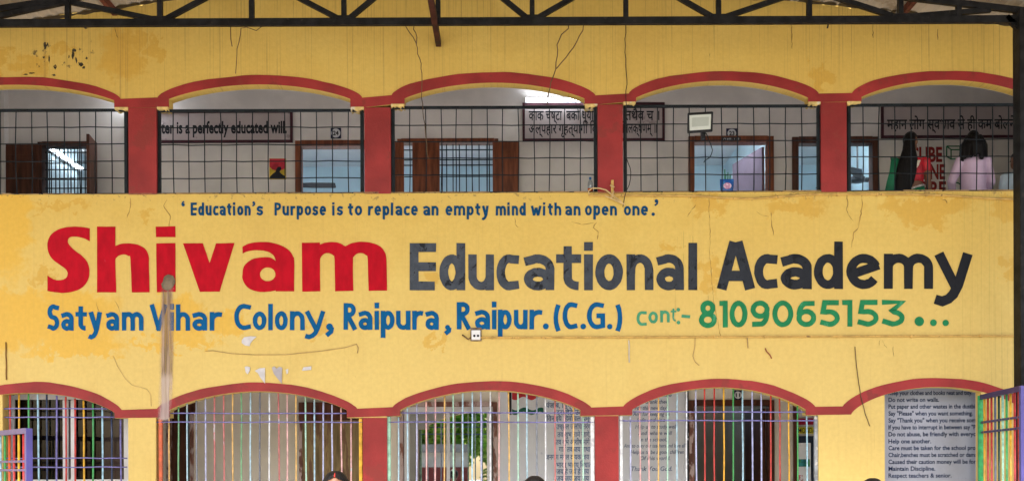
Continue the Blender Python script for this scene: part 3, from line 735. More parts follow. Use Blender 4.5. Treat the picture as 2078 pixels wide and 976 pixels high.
SH = [
    (tr("335,228 300,222 250,219 195,224 150,240 115,270 100,310 103,355 120,390 150,418 185,442 207,462 212,485 200,505 175,515 145,514 120,503 100,490 100,575 140,582 190,586 245,578 290,558 320,525 332,485 330,440 315,405 285,375 245,345 218,315 213,295 222,280 240,274 270,276 305,285 335,300"), ()),
    (tr("375,219 477,219 477,326 510,314 560,312 610,322 645,345 662,385 663,420 667,583 568,583 560,400 550,382 525,373 500,378 482,392 477,420 482,583 375,583"), ()),
    (tr("700,219 810,217 810,277 702,277"), ()), (tr("703,312 810,310 811,580 707,582"), ()),
    (tr("852,311 962,311 1000,420 1035,312 1138,309 1055,579 945,580"), ()),
    (tr("1182,330 1220,312 1280,304 1340,307 1400,325 1440,350 1463,385 1469,410 1469,577 1367,578 1366,573 1325,579 1280,580 1235,570 1200,545 1183,510 1182,475 1190,440 1215,412 1250,395 1300,388 1340,392 1366,408 1357,383 1335,364 1300,353 1250,350 1210,356 1182,368"), (el(1322, 483, 43, 38, 0, 345, 23),)),
    (tr("1511,308 1610,307 1612,318 1640,308 1680,304 1720,310 1752,328 1790,310 1840,303 1895,308 1940,325 1968,355 1980,400 1984,573 1881,575 1876,400 1868,378 1845,366 1820,368 1800,385 1795,410 1797,575 1695,577 1692,400 1685,378 1660,366 1635,370 1617,388 1612,415 1614,577 1513,579"), ())]
m = MB(); f_ = 760 / 2078.0
cvt = lambda pts: xz([(60 + x * f_ + random.uniform(-.2, .2), 380 + y * f_ + random.uniform(-.2, .2)) for x, y in pts])
for outl, holes in SH: m.poly(cvt(smooth(outl)), LEFT_Y, [cvt(h) for h in holes])
m.build('painted_lettering', REDP, bld, label='large red name in heavy rounded letters')
# grey and black words
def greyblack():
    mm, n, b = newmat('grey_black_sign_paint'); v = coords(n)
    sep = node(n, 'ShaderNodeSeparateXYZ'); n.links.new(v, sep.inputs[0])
    fade = ramp(n, mth(n, 'ADD', sep.outputs[0], mth(n, 'MULTIPLY', noise(n, v, 1.2, 3), .8)), -.2, 4.6)  # grey sky sheen painted into the left letters, running to black on the right
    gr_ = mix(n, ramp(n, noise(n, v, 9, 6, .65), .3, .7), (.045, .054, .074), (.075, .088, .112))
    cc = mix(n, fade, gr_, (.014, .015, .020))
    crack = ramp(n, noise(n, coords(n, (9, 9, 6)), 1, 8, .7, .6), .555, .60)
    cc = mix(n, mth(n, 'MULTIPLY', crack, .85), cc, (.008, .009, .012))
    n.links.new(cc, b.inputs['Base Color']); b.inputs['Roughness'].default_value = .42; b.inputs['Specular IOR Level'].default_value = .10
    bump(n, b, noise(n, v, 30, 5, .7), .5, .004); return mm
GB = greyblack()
m = MB()
fE, oE = 620 / 2078.0, 820
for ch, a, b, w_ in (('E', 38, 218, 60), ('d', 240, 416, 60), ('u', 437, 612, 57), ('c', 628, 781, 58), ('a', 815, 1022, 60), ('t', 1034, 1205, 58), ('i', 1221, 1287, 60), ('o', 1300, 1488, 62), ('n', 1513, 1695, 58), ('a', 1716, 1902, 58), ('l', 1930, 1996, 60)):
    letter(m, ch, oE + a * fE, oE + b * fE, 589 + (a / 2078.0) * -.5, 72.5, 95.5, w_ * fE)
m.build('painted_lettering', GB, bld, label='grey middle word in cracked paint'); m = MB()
fA, oA = 570 / 2078.0, 1430
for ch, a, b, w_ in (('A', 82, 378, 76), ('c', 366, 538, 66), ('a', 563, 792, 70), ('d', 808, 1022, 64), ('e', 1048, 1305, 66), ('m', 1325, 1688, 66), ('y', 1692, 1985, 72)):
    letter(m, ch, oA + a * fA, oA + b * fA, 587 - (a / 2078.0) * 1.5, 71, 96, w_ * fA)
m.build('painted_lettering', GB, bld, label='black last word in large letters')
# address line
m = MB(); f1_, o1 = 480 / 2078.0, 80
for ch, a, b in (('S', 72, 176), ('a', 192, 303), ('t', 318, 418), ('y', 430, 553), ('a', 588, 702), ('m', 725, 915), ('V', 965, 1130), ('i', 1142, 1184), ('h', 1200, 1325), ('a', 1345, 1475), ('r', 1497, 1605), ('C', 1712, 1858), ('o', 1875, 1995), ('l', 2010, 2052)):
    letter(m, ch, o1 + a * f1_, o1 + b * f1_, 670.5 - (a > 1600) * 1.0, 37.5, 53, 9.2)
m.build('painted_lettering', BLUEP, bld, label='blue first words of the address in rounded brush lettering'); m = MB()
f2_, o2 = 420 / 2078.0, 540
for ch, a, b in (('o', 88, 218), ('n', 240, 388), ('y', 385, 598), (',', 600, 676), ('R', 778, 915), ('a', 930, 1068), ('i', 1085, 1140), ('p', 1152, 1290), ('u', 1305, 1450), ('r', 1467, 1576), ('a', 1600, 1735), (',', 1795, 1850)):
    letter(m, ch, o2 + a * f2_, o2 + b * f2_, 669.8 - (a > 700) * .8, 38.5, 54, 9.2)
m.build('painted_lettering', BLUEP, bld, label='blue middle of the address in rounded brush lettering'); m = MB()
f3_, o3 = 520 / 2078.0, 900
for ch, a, b in (('R', 108, 225), ('a', 255, 378), ('i', 390, 432), ('p', 442, 553), ('u', 570, 682), ('r', 697, 800), ('.', 806, 854), ('(', 892, 970), ('C', 965, 1085), ('.', 1110, 1156), ('G', 1163, 1310), ('.', 1326, 1370), (')', 1380, 1450)):
    letter(m, ch, o3 + a * f3_, o3 + b * f3_, 668, 39.5, 55, 9.4)
m.build('painted_lettering', BLUEP, bld, label='blue end of the address in rounded brush lettering')
m = MB()
for ch, a, b, yb in (('c', 1565, 1648, 661), ('o', 1662, 1738, 656), ('n', 1757, 1835, 654)): letter(m, ch, o3 + a * f3_, o3 + b * f3_, yb, 24 if ch != 'c' else 30, 34, 5.8)
letter(m, 't', o3 + 1842 * f3_, o3 + 1888 * f3_, 652, 22, 28, 3.6); letter(m, ':', o3 + 1890 * f3_, o3 + 1920 * f3_, 658, 27, 30, 5); letter(m, '-', o3 + 1930 * f3_, o3 + 2000 * f3_, 652, 22, 30, 6.5)
m.build('painted_lettering', PGREENP, bld, label='pale green abbreviation before the telephone number')
m = MB(); f4_, o4 = 818 / 2078.0, 1260
for ch, a, b in (('8', 402, 494), ('1', 508, 556), ('0', 560, 652), ('9', 668, 766), ('0', 780, 888), ('6', 905, 1006), ('5', 1025, 1128), ('1', 1140, 1205), ('5', 1218, 1328), ('3', 1345, 1462)):
    letter(m, ch, o4 + a * f4_, o4 + b * f4_, 664.5 - (a - 400) / 1062 * 2.6, 40, 54, 10.2)
for a, b in ((1513, 1562), (1593, 1628), (1657, 1690)): letter(m, '.', o4 + a * f4_, o4 + b * f4_, 661.5, 40, 50, 10)
m.build('painted_lettering', GREENP, bld, label='green telephone number followed by three dots')

# ------------------------------------------------------------------ canopy over the yard
YT = -.6
can = thing('yard_canopy', 'corrugated sheet canopy on a black welded steel truss and posts', 'canopy', (0, YT, 0))
RX, RZ = PX(889, -84), PZ(-84, 889)
def roof_z(x): return RZ - (.150 * (RX - x) if x < RX else .120 * (x - RX))
ROOF_D = 7.0
for sgn, xe in ((-1, -7.2), (1, 6.4)):
    s_ = MB(); n = 150; vs = []; X0 = RX
    for i in range(n + 1):
        x = X0 + (xe - X0) * i / n; zz = roof_z(x) + .012 * math.sin(i * 2.1)
        vs += [(x, -.010 + random.uniform(-.006, .006), zz), (x, -ROOF_D, zz)]
    s_.add(vs, [(2 * i, 2 * i + 1, 2 * i + 3, 2 * i + 2) for i in range(n)])
    so_ = s_.build('roof_sheet', SHEET, can, recalc=False)
    sm_ = so_.modifiers.new('solid', 'SOLIDIFY'); sm_.thickness = .004
    # crumpled flashing strip between sheet and wall
    fl = MB(); vs = []; n = 70
    for i in range(n + 1):
        x = X0 + (xe - X0) * i / n; zz = roof_z(x) - .012
        vs += [(x, -.062 + random.uniform(-.012, .012), zz + random.uniform(-.006, .006)), (x, -.012, zz - .008 + random.uniform(-.012, .008))]
    fl.add(vs, [(2 * i, 2 * i + 1, 2 * i + 3, 2 * i + 2) for i in range(n)])
    fl.build('flashing', M('torn_bright_flashing', (.62, .64, .66), .3, .5, 9, dirt=(.06, .05, .04), dscale=2.2, dthr=.40, metal=.5), can, recalc=False)
zc0 = P(0, 48.5, YT).z
chord = MB().hexa((-6.4, YT, zc0), (5.25, YT, zc0 + .004), .05, .072); chord.build('bottom_chord', STEEL, can)
def top_z(x): return roof_z(x) - .10
for a, b in ((-6.4, RX), (RX, 5.25)):
    MB().hexa((a, YT, top_z(a)), (b, YT, top_z(b)), .05, .06).build('top_chord', STEEL, can)
nodes_ = [PX(q, 45, YT) for q in (-50, 325, 698, 1080, 1458, 1827)]
vert = [PX(q, 45, YT) for q in (-238, 138, 511, 889, 1270, 1642, 1945)]
for x in nodes_ + vert:
    MB().hexa((x, YT, zc0 + .036), (x, YT, top_z(x) - .03), .05, .055).build('strut', STEEL, can)
for i, x in enumerate(nodes_):
    for v in (vert[i], vert[i + 1]):
        if i == 5 and v > x: v = PX(2010, 45, YT)
        MB().hexa((x + (.05 if v > x else -.05), YT + .002, zc0 + .034), (v, YT + .002, top_z(v) - .03), .042, .05).build('brace', STEEL, can)
for x in nodes_[1:]:
    MB().box(x - .085, x + .085, YT - .029, YT + .029, zc0 + .037, zc0 + .062).build('gusset', STEEL, can)
colx = PX(2063, 300, YT)
MB().box(colx, colx + .17, YT - .08, YT + .09, 0, zc0 + .10).build('post', STEEL, can, bevel=.006)
MB().hexa((colx - .10, YT, zc0 + .03), (colx + .02, YT, zc0 - .09), .05, .05).build('bracket', STEEL, can)
MB().box(-6.55, -6.38, YT - .08, YT + .09, 0, zc0 + .10).build('post', STEEL, can, bevel=.006)
# purlins running from the truss to the wall
pz = PZ(95, 890) + .03
MB().hexa((PX(890, 90), -.012, pz), (PX(890, 90), -1.25, pz), .055, .075).build('tie_beam', M('rusty_dark_red_steel', (.05, .014, .010), .7, .4, 7, dirt=(.02, .012, .01), dscale=6, dthr=.5), can)
for q, y_ in ((234, 27), (1822, 39)):
    x = PX(q, y_); MB().hexa((x, -.012, PZ(y_, q)), (x, -ROOF_D, PZ(y_, q)), .05, .07).build('purlin', MAROON, can)
for x in (-3.1, .9, 2.6):
    MB().hexa((x, -.07, roof_z(x) - .05), (x, -ROOF_D, roof_z(x) - .05), .05, .07).build('purlin', MAROON, can)

# ------------------------------------------------------------------ signs on the corridor walls
INK = M('black_sign_ink', (.012, .013, .018), .6, .2, 8)
NAVYI = M('navy_sign_ink', (.018, .055, .15), .6, .2, 8)
PLATEB = M('navy_plate', (.012, .016, .05), .4, .1, 5)
PLATEW = M('white_plate', (.72, .72, .74), .4, .05, 5)
MAUVE = M('mauve_sign_board', (.50, .42, .41), .7, .08, 3, dirt=(.34, .27, .27), dscale=3, dthr=.6)
MFRAME = M('dark_maroon_frame', (.055, .014, .022), .6, .3, 6)
def board(name, label, cat, x0, y0, x1, y1, Y, frame_px, bm, fm, group=None):
    a, b = P(x0, y0, Y), P(x1, y1, Y)
    t = thing(name, label, cat, ((a.x + b.x) / 2, Y, b.z), group)
    fp = frame_px / K(Y); zt = (a.z + P(x1, y0, Y).z) / 2; zb = (b.z + P(x0, y1, Y).z) / 2
    MB().box(a.x + fp, b.x - fp, Y, Y + .018, zb + fp, zt - fp).build('board', bm, t)
    if frame_px:
        f = MB(); f.box(a.x, b.x, Y - .012, Y + .02, zt - fp, zt); f.box(a.x, b.x, Y - .012, Y + .02, zb, zb + fp)
        f.box(a.x, a.x + fp, Y - .011, Y + .02, zb + fp, zt - fp); f.box(b.x - fp, b.x, Y - .011, Y + .02, zb + fp, zt - fp)
        f.build('frame', fm, t)
    return t
YS = BY - .022; YL = YS - .002
s1 = board('wall_sign', 'mauve framed board with an English motto beside the poster and plate 24', 'sign', 258, 225, 594, 290, YS, 5, MAUVE, MFRAME)
m = MB(); PT('Charac', 267, 325, 270.5, 24, YL, m, .03); PT('ter is a perfectly educated will.', 327, 582, 270.5, 24, YL, m, .03); m.build('lettering', INK, s1)
s2 = board('wall_sign', 'mauve framed board with two lines of Hindi under the bright tube light', 'sign', 1060, 209, 1349, 286.5, YS, 5, MAUVE, MFRAME)
m = MB()
PT('काक चेष्टा  बको ध्यानं', 1073, 1214, 244, 20, YL, m, .016); PT('िनद्रा तथैव च ।', 1220, 1338, 244, 20, YL, m, .016)
PT('अल्पहार गृहत्यागी िव', 1073, 1212, 271, 20, YL, m, .016); PT('द्यार्थी पंचलक्षणम् ॥', 1216, 1333, 270, 20, YL, m, .016); m.build('lettering', INK, s2)
s3 = board('wall_sign', 'dim mauve framed board with one long line of Hindi above the two women', 'sign', 1788, 211, 2210, 280, YS, 5, MAUVE, MFRAME)
m = MB(); PT('महान लोग स्वभाव से ही कम बोलने व', 1800, 2078, 262, 21, YL, m, .02); m.build('lettering', INK, s3)
def plate(num, x0, y0, x1, y1, label, extra=None):
    t = board('room_number_plate', label, 'number plate', x0, y0, x1, y1, YS, 0, PLATEB, PLATEB, 'room number plates over the doors')
    a, b = P(x0, y0, YS), P(x1, y1, YS); cx, cz = (a.x + b.x) / 2, (a.z + b.z) / 2; r_ = min(b.x - a.x, a.z - b.z) * .44
    d = MB(); d.poly(el(cx, cz, r_, r_, 0, 350, 30), YS - .002); d.build('disc', PLATEW, t)
    m = MB(); hh = r_ * .95; text_mesh(num, hh, cx - r_ * .62, cx + r_ * .62, cz - hh / 2, YS - .004, m, .03); m.build('numeral', INK, t)
    if extra:
        m = MB(); MB().box(P(1465, 278, YS).x, P(1503, 278, YS).x, BY - .037, BY - .035, PZ(287, 1484, YS), PZ(279, 1484, YS)).build('strip', M('dark_strip', (.04, .03, .03)), t)
        PT(extra, 1468, 1500, 285.6, 5, BY - .039, m, .02); m.build('lettering', PLATEW, t)
    return t
plate('24', 671, 260, 692, 281, 'navy plate with the number 24 on a white disc')
plate('23', 1474, 261, 1496, 281, 'navy plate with the number 23 on a white disc', 'CLASS - 1 - E')
plate('11', 1489, 791, 1506, 811, 'black plate with the number 11 on a grey disc')
# poster
a, b = P(546, 321.5, YS), P(580, 363.5, YS)
po = thing('poster', 'small poster with a red sun over a black hill shape on yellow', 'poster', ((a.x + b.x) / 2, YS, b.z))
MB().box(a.x, b.x, YS + .012, YS + .018, b.z, a.z).build('sheet', M('poster_yellow', (.62, .42, .04), .6, .25, 8), po)
w_, h_ = b.x - a.x, a.z - b.z
MB().poly([(a.x + w_ * u, b.z + h_ * v) for u, v in ((.02, .99), (.98, .99), (.98, .55), (.80, .45), (.5, .40), (.2, .46), (.02, .6))], YS + .010).build('sun', M('poster_red', (.55, .03, .05), .6, .3, 9), po)
MB().poly([(a.x + w_ * u, b.z + h_ * v) for u, v in ((.02, .02), (.98, .02), (.92, .16), (.72, .26), (.62, .36), (.74, .50), (.70, .60), (.52, .60), (.42, .48), (.38, .36), (.18, .24), (.04, .12))], YS + .008).build('silhouette', INK, po)
# shapes and words painted on the class wall
REDW = M('brick_red_wall_ink', (.26, .02, .02), .6, .2, 8); GRW = M('green_wall_ink', (.02, .13, .06), .6, .2, 8)
m = MB(); YP = BY - .004
for s_, a, b, yb in (('CUBE', 1846, 1912, 328), ('CONE', 1850, 1918, 363), ('SPHERE', 1818, 1920, 398)): m = MB(); PT(s_, a, b, yb, 29, YP, m, .035); m.build('painted_lettering', REDW, bld)
m = MB()
def wl(mb, pts, wpx=2.4):
    vs = [P(x, y, YP) for x, y in pts]
    for a, b in zip(vs, vs[1:]): mb.hexa(a, b, .004, wpx / K(YP))
wl(m, [(1921, 297), (1948, 297), (1948, 318)]); wl(m, [(1921, 297), (1921, 318), (1930, 323), (1953, 323), (1953, 304), (1930, 304), (1930, 323)]); wl(m, [(1921, 297), (1930, 304)]); wl(m, [(1948, 297), (1953, 304)])
m.build('painted_shape', GRW, bld); m = MB(); wl(m, [(1931, 357), (1940, 334), (1950, 357), (1931, 357)]); m.build('painted_shape', GRW, bld); m = MB(); wl(m, el(1941, 383, 11, -12, 0, 360, 20)); m.build('painted_shape', GRW, bld)
# ground floor: flag panel, anthem, prayer
YF = BY - .008

MB().box(PX(1033, 800, BY), PX(1038, 800, BY), YF, BY - .0062, PZ(841, 1036, YF), CEIL1 - .005).build('painted_stripe', INK, bld)
def wave(y0, y1, mat, nm):
    top = [(1039 + 64 * i / 16, y0 + 3 * math.sin(i * .75)) for i in range(17)]; bot = [(1039 + 64 * i / 16, y1 + 3.4 * math.sin(i * .75 + .4)) for i in range(17)]
    MB().poly(xz2(top + bot[::-1], YF), YF).build(nm, mat, bld)
def xz2(pts, Y): return [(p.x, p.z) for p in (P(x, y, Y) for x, y in pts)]
wave(784, 808, M('flag_red_paint', (.50, .03, .04), .6, .1, 5), 'painted_flag_band'); wave(829, 838, M('flag_green_paint', (.015, .12, .07), .6, .1, 5), 'painted_flag_band')
wave(808.8, 828, PLATEW, 'painted_flag_band')
m = MB(); YA = BY - .009
for s_, a, b, yb in (('पंजाब, िसन्ध, गुजरात मराठा', 1108, 1232, 827), ('द्रािवड़ उत्कल बंग', 1129, 1220, 841), ('िवन्ध्य िहमाचल यमुना गंगा', 1109, 1226, 853.5), ('उच्छल जलिध तरंग', 1129, 1199, 870), ('तव शुभ नामे जागे,', 1131, 1198, 886), ('तव शुभ आशीष मांगे।', 1128, 1199, 901),
                     ('गाहे तव जय गाथा', 1134, 1198, 916), ('जनगण मंगल दायक जय हे', 1107, 1204, 931.5), ('भारत भाग्य िवधाता', 1129, 1204, 947.5), ('जय हे जय हे जय हे', 1129, 1204, 961), ('जय जय जय जय हे', 1129, 1204, 975)):
    m = MB(); PT(s_, a, b, yb, 10.5, YA, m, .012); m.build('painted_lettering', M('blue_anthem_ink', (.05, .13, .30), .6, .25, 8, dirt=(.16, .24, .42), dscale=7, dthr=.55), bld)
m = MB()
PRAY = M('faded_blue_prayer_ink', (.12, .17, .30), .6, .25, 8, dirt=(.30, .36, .48), dscale=6, dthr=.56)
for s_, a, b, yc in (('We thank thee', 1288, 1363, 801), ('God we thank thee', 1272, 1356, 814.5), ('For this new day', 1288, 1353, 827), ('And for keeping us', 1284, 1359, 839.5), ('Safe and fine', 1292, 1350, 851.5), ('Help us to study well', 1289, 1373, 865), ('And behave well', 1295, 1364, 878), ('In the school,', 1298, 1353, 891),
                     ('And to obey our teachers and love all', 1266, 1391, 903.5), ('Help us to be a good children', 1280, 1388, 916.5), ("Of this world.", 1299, 1360, 929)): m = MB(); PT(s_, a, b, yc + 3.6, 7.6, YA, m, .014, .22); m.build('painted_lettering', PRAY, bld)
m = MB(); PT('Thank You God.', 1281, 1364, 954.5, 9, YA, m, .018, .22); m.build('painted_lettering', PRAY, bld)
m = MB(); YQ = YR - .003
for s_, a, b, yc in (('Keep your clothes and books neat and tidy.', 1803, 1973, 796.5), ('Do not write on walls.', 1803, 1905.5, 810.5), ('Put paper and other wastes in the dustbin', 1803, 1984, 824), ('Say "Please" when you want something.', 1803, 1974, 838), ('Say "Thank you" when you receive something.', 1803, 2010, 852),
                     ('If you have to interrupt in between say "Please".', 1803, 2007, 866), ('Do not abuse, be friendly with everyone.', 1803, 1995, 880), ('Help one another.', 1803, 1889.5, 894.5), ('Care must be taken for the school property.', 1803, 2006, 908), ('Chair,benches must be scratched or damaged', 1803, 1997, 922),
                     ('Caused their caution money will be forfeited.', 1803, 2008, 936), ('Maintain Discipline.', 1803, 1898, 950), ('Respect teachers & senior.', 1803, 1931, 964)): m = MB(); PT(s_, a, b, yc + 4.2, 8.6, YQ, m, .022); m.build('painted_lettering', M('navy_rules_ink', (.012, .028, .085), .6, .3, 8, dirt=(.05, .08, .17), dscale=8, dthr=.6), bld)
# notice display by the last post of the fourth arch
nb = thing('notice_display', 'white picture board in a dark blue frame under a yellow MONDAY strip', 'notice board', P(1650, 976, BY - .03))
YN = BY - .045
def nbox(nm, mat, x0, y0, x1, y1, dy=0): return MB().box(PX(x0, 900, YN), PX(x1, 900, YN), YN - dy, BY - .009, PZ(y1, 1640, YN), PZ(y0, 1640, YN)).build(nm, mat, nb)
nbox('red_strip', M('crimson_strip', (.33, .01, .04), .6, .1, 5), 1619, 848, 1690, 861)
nbox('yellow_strip', M('lemon_strip', (.62, .56, .03), .6, .1, 5), 1619, 866, 1690, 879)
m = MB(); PT('MONDAY', 1620, 1661, 877.5, 10, YN - .002, m, .012); m.build('lettering', INK, nb)
nbox('frame', M('dark_blue_frame', (.02, .03, .055), .4, .1, 5), 1618.5, 884, 1651, 1090)
nbox('picture', M('white_picture', (.85, .88, .93), .5, .04, 5), 1619.5, 898, 1645, 1080, .004)
nbox('picture_patch', M('teal_patch', (.03, .22, .24), .5, .5, 22, dirt=(.05, .30, .08), dscale=12, dthr=.5), 1620, 931, 1643, 946, .007)
nbox('picture_patch', M('pink_patch', (.62, .20, .26), .5, .3, 12, dirt=(.8, .8, .85), dscale=14, dthr=.5), 1620, 963, 1629, 990, .007)

# ------------------------------------------------------------------ lit lamps in view, and unseen ones added for the inferred glow
TUBE = EM('lit_fluorescent_tube', (.80, .91, 1.0), 50); TUBES = EM('lit_slim_tube', (.82, .92, 1.0), 10); TUBED = EM('lit_dim_tube', (.82, .92, 1.0), 11)
tl = thing('tube_light', 'lit white tube light fixed on the wall above the two line Hindi board', 'tube light', P(1126, 203, BY - .05))
a, c = P(1065, 203, BY - .06), P(1187, 203, BY - .06)
MB().box(a.x, c.x, BY - .045, BY - .001, a.z - .03, a.z + .035).build('batten', WHITEF, tl, bevel=.004)
MB().tube([(a.x + .012, BY - .07, a.z), (c.x - .012, BY - .07, a.z)], .019, 10).build('tube', TUBES, tl, smooth=True)
for x in (a.x + .006, c.x - .006): MB().box(x - .006, x + .006, BY - .09, BY - .046, a.z - .022, a.z + .022).build('end_cap', WHITEF, tl)
tl = thing('tube_light', 'lit tube light on the side wall seen through the left barred window', 'tube light', (-6.47, 4.5, 6.1))
MB().box(-6.489, -6.455, 3.75, 5.05, 6.07, 6.14).build('batten', WHITEF, tl, bevel=.004)
MB().tube([(-6.43, 3.78, 6.105), (-6.43, 5.02, 6.105)], .02, 10).build('tube', TUBED, tl, smooth=True)
for y in (3.77, 5.03): MB().box(-6.454, -6.41, y - .008, y + .008, 6.08, 6.13).build('end_cap', WHITEF, tl)
def lamp(label, x, y, z, w):
    t = thing('tube_light', label, 'tube light', (x, y, z), 'tube lights hidden from the yard')
    MB().box(x - w / 2, x + w / 2, *((y + .025, y + .06) if y < BY else (y - .075, y - .025)), z - .03, z + .03).build('batten', WHITEF, t)
    MB().tube([(x - w / 2 + .02, y, z), (x + w / 2 - .02, y, z)], .02, 10).build('tube', TUBE, t, smooth=True)
# the glow beside the second pillar comes from a lit tube hidden behind it
pz_ = P(285, 206, BY - .06); lamp('lit tube light on the corridor wall hidden behind the second pillar', pz_.x, BY - .062, pz_.z, .34)
for lab, a_, b_ in (('lit tube light over the inner side of the doorway under plate 24', 560, 800), ('lit tube light over the inner side of the doorway under plate 23', 1390, 1500), ('lit tube light over the inner side of the doorway with the fan', 1630, 1790)):
    lamp(lab, PX((a_ + b_) / 2, 260, BY), BY + .20, F2 + 2.42, 1.15)
m = MB(); YI = 6.045
for q, (cpx, cpy) in enumerate(((172, 343), (173, 358), (172, 378))):
    pts = [P(cpx + 5 * math.cos(t * .9 + q), cpy + 7 * math.sin(t * .7 + q), YI) for t in range(8)]
    m = MB()
    for u, v in zip(pts, pts[1:]): m.hexa(u, v, .006, .03)
    m.build('painted_shape', M('green_blue_scribble', (.04, .30, .22), .6, .5, 6, dirt=(.03, .10, .45), dscale=3, dthr=.5), bld)

# ------------------------------------------------------------------ fittings hung on the front
FLX = (P(1395, 250, -.12), P(1449, 250, -.12))
fd = thing('floodlight', 'square black floodlight with pale lens clamped on the upper railing', 'floodlight', P(1422, 250, -.08))
def tilt(px, py, Y):            # lamp is turned and hangs slightly askew
    return P(px, py, Y + .03 * (px - 1422) / 27)
def quadbox(pts, y0, y1):
    a = [tilt(x, y, y0) for x, y in pts]; b = [tilt(x, y, y1) for x, y in pts]
    return MB().add(a + b, [(0, 1, 2, 3), (7, 6, 5, 4), (0, 4, 5, 1), (1, 5, 6, 2), (2, 6, 7, 3), (3, 7, 4, 0)])
quadbox([(1395, 229.5), (1447.5, 226.5), (1446, 268), (1394.5, 271.5)], -.12, -.06).build('housing', BLACK, fd, bevel=.012)
quadbox([(1399, 234.5), (1443, 232), (1442, 262.5), (1399.5, 265.5)], -.124, -.119).build('lens', M('pale_lens', (.62, .66, .63), .25, .05, 4), fd)
quadbox([(1404, 239.5), (1438.5, 237.5), (1438, 255.5), (1404, 258)], -.127, -.1245).build('reflector', M('grey_reflector', (.44, .48, .45), .35, .06, 4), fd)
MB().box(P(1424, 270, -.05).x, P(1430, 270, -.05).x, -.06, .03, P(1427, 284, 0).z, P(1427, 262, 0).z).build('clamp', BLACK, fd)
def cable(name, label, pts, Y, r, mat, cat='cable', group=None, wob=.008, yend=None):
    ps = []
    for i in range(len(pts) - 1):
        a, b = P(*pts[i], Y), P(*pts[i + 1], Y); n = max(2, int((b - a).length / .06))
        for k in range(n): ps.append(a.lerp(b, k / n) + (Vector((random.uniform(-wob, wob), 0, random.uniform(-wob, wob) * .5)) if 0 < k else Vector()))
    ps.append(P(*pts[-1], Y))
    if yend is not None:
        for i, p in enumerate(ps): p.y = Y + (yend - Y) * i / (len(ps) - 1)
    o = MB().tube(ps, r, 6).build(name, mat, smooth=True); tag(o, label, cat, group); return o
WIRE = M('brown_wire', (.12, .07, .035), .6, .3, 9); BWIRE = M('black_wire', (.016, .015, .015), .5, .3, 9); GWIRE = M('dusty_wire', (.40, .26, .12), .7, .3, 9); RWIRE = M('red_thread', (.28, .07, .04), .7, .3, 9)
o = cable('lamp_cable', 'thin dark cable looping down from the floodlight', [(1432, 270), (1438, 284), (1446, 305), (1440, 320), (1431, 325), (1428, 330)], -.03, .0055, BWIRE)
cable('hanging_wire', 'crooked brown wire hanging from the truss over the pillar left of the shuttered window', [(820, 47), (830, 64), (843, 83), (846, 104), (853, 122), (854, 140), (853, 172), (855, 215), (860, 262), (862, 292), (866, 306)], -.35, .0050, WIRE, yend=-.02)
cable('hanging_wire', 'short wire beside the crooked one under the truss', [(840, 47), (839, 60), (846, 76), (845, 92)], -.33, .0052, WIRE)
cable('hanging_wire', 'long thick brown wire dropping from the truss to the bright tube light', [(1155, 40), (1154, 56), (1140, 66), (1131, 85), (1132, 105), (1129, 130), (1119, 155), (1114, 178), (1112, 198)], -.3, .0062, WIRE, yend=-.05)
cable('hanging_wire', 'slanting wire that joins the long thick one above the third arch', [(1188, 43), (1183, 62), (1170, 86), (1155, 108), (1139, 128), (1129, 140)], -.28, .0055, WIRE)
cable('hanging_wire', 'straight dark wire running down over the red pillar right of the Hindi board', [(1270, 42), (1268, 80), (1270, 120), (1272, 160), (1270, 196), (1270, 240), (1271, 290), (1268, 315), (1275, 332), (1280, 350), (1277, 375), (1268, 398), (1264, 420)], -.04, .0046, BWIRE)
cable('hanging_wire', 'thin wire loop under the truss above the English motto board', [(468, 52), (471, 95)], -.3, .005, WIRE)
cable('hanging_wire', 'sagging wire end under the truss above the second arch', [(540, 50), (520, 63), (500, 56), (489, 58), (481, 100), (478, 150)], -.3, .004, WIRE)
cable('hanging_wire', 'black stub of wire under the truss at the right', [(1679, 36), (1681, 48), (1679, 58)], -.45, .009, BWIRE)
cable('wall_string', 'sagging brown string between two nails under the address line', [(417, 712), (432, 711), (470, 717), (520, 719.5), (580, 719), (650, 712), (700, 705), (723, 698)], -.008, .0032, GWIRE, 'string', wob=.002)
cable('wall_string', 'loose end of string hanging from the right nail', [(723, 697), (727, 705), (725, 716)], -.010, .0038, GWIRE, 'string', wob=.002)
cable('wall_string', 'curved black cord hanging over the red band by the rules panel', [(1735, 703), (1737, 730), (1741, 765), (1747, 805), (1756, 840), (1765, 864)], -.014, .0042, WIRE, 'cord', wob=.002)
cable('wall_string', 'faint curved thread on the wall left of the drip stain', [(230, 722), (238, 742), (254, 768), (268, 781), (298, 789), (306, 800), (307, 824)], -.005, .0020, GWIRE, 'thread', wob=.002)
cable('wall_string', 'short curled wire hanging below the long conduit', [(1411, 683), (1410, 705), (1406, 722), (1411, 734), (1419, 741)], -.008, .0034, GWIRE, 'wire', wob=.003)
cable('wall_string', 'red brown thread tuft under the telephone number', [(1553, 706), (1556, 713), (1562, 719), (1566, 727)], -.012, .006, RWIRE, 'thread', wob=.004)
cable('wall_string', 'straight short thread under the telephone number', [(1516, 684), (1518, 706)], -.012, .005, GWIRE, 'thread', wob=.002)
cable('wall_string', 'dark rusty rod fixed on the wall at the far left', [(12, 694), (13, 770)], -.010, .0065, M('rusty_rod', (.20, .10, .03), .8, .4, 8), 'rod', wob=.003)
cable('wall_string', 'pale strip hanging under the conduit clip', [(1276, 690), (1277, 735)], -.01, .007, M('pale_strip', (.62, .58, .50), .7, .2, 9), 'strip', wob=.002)
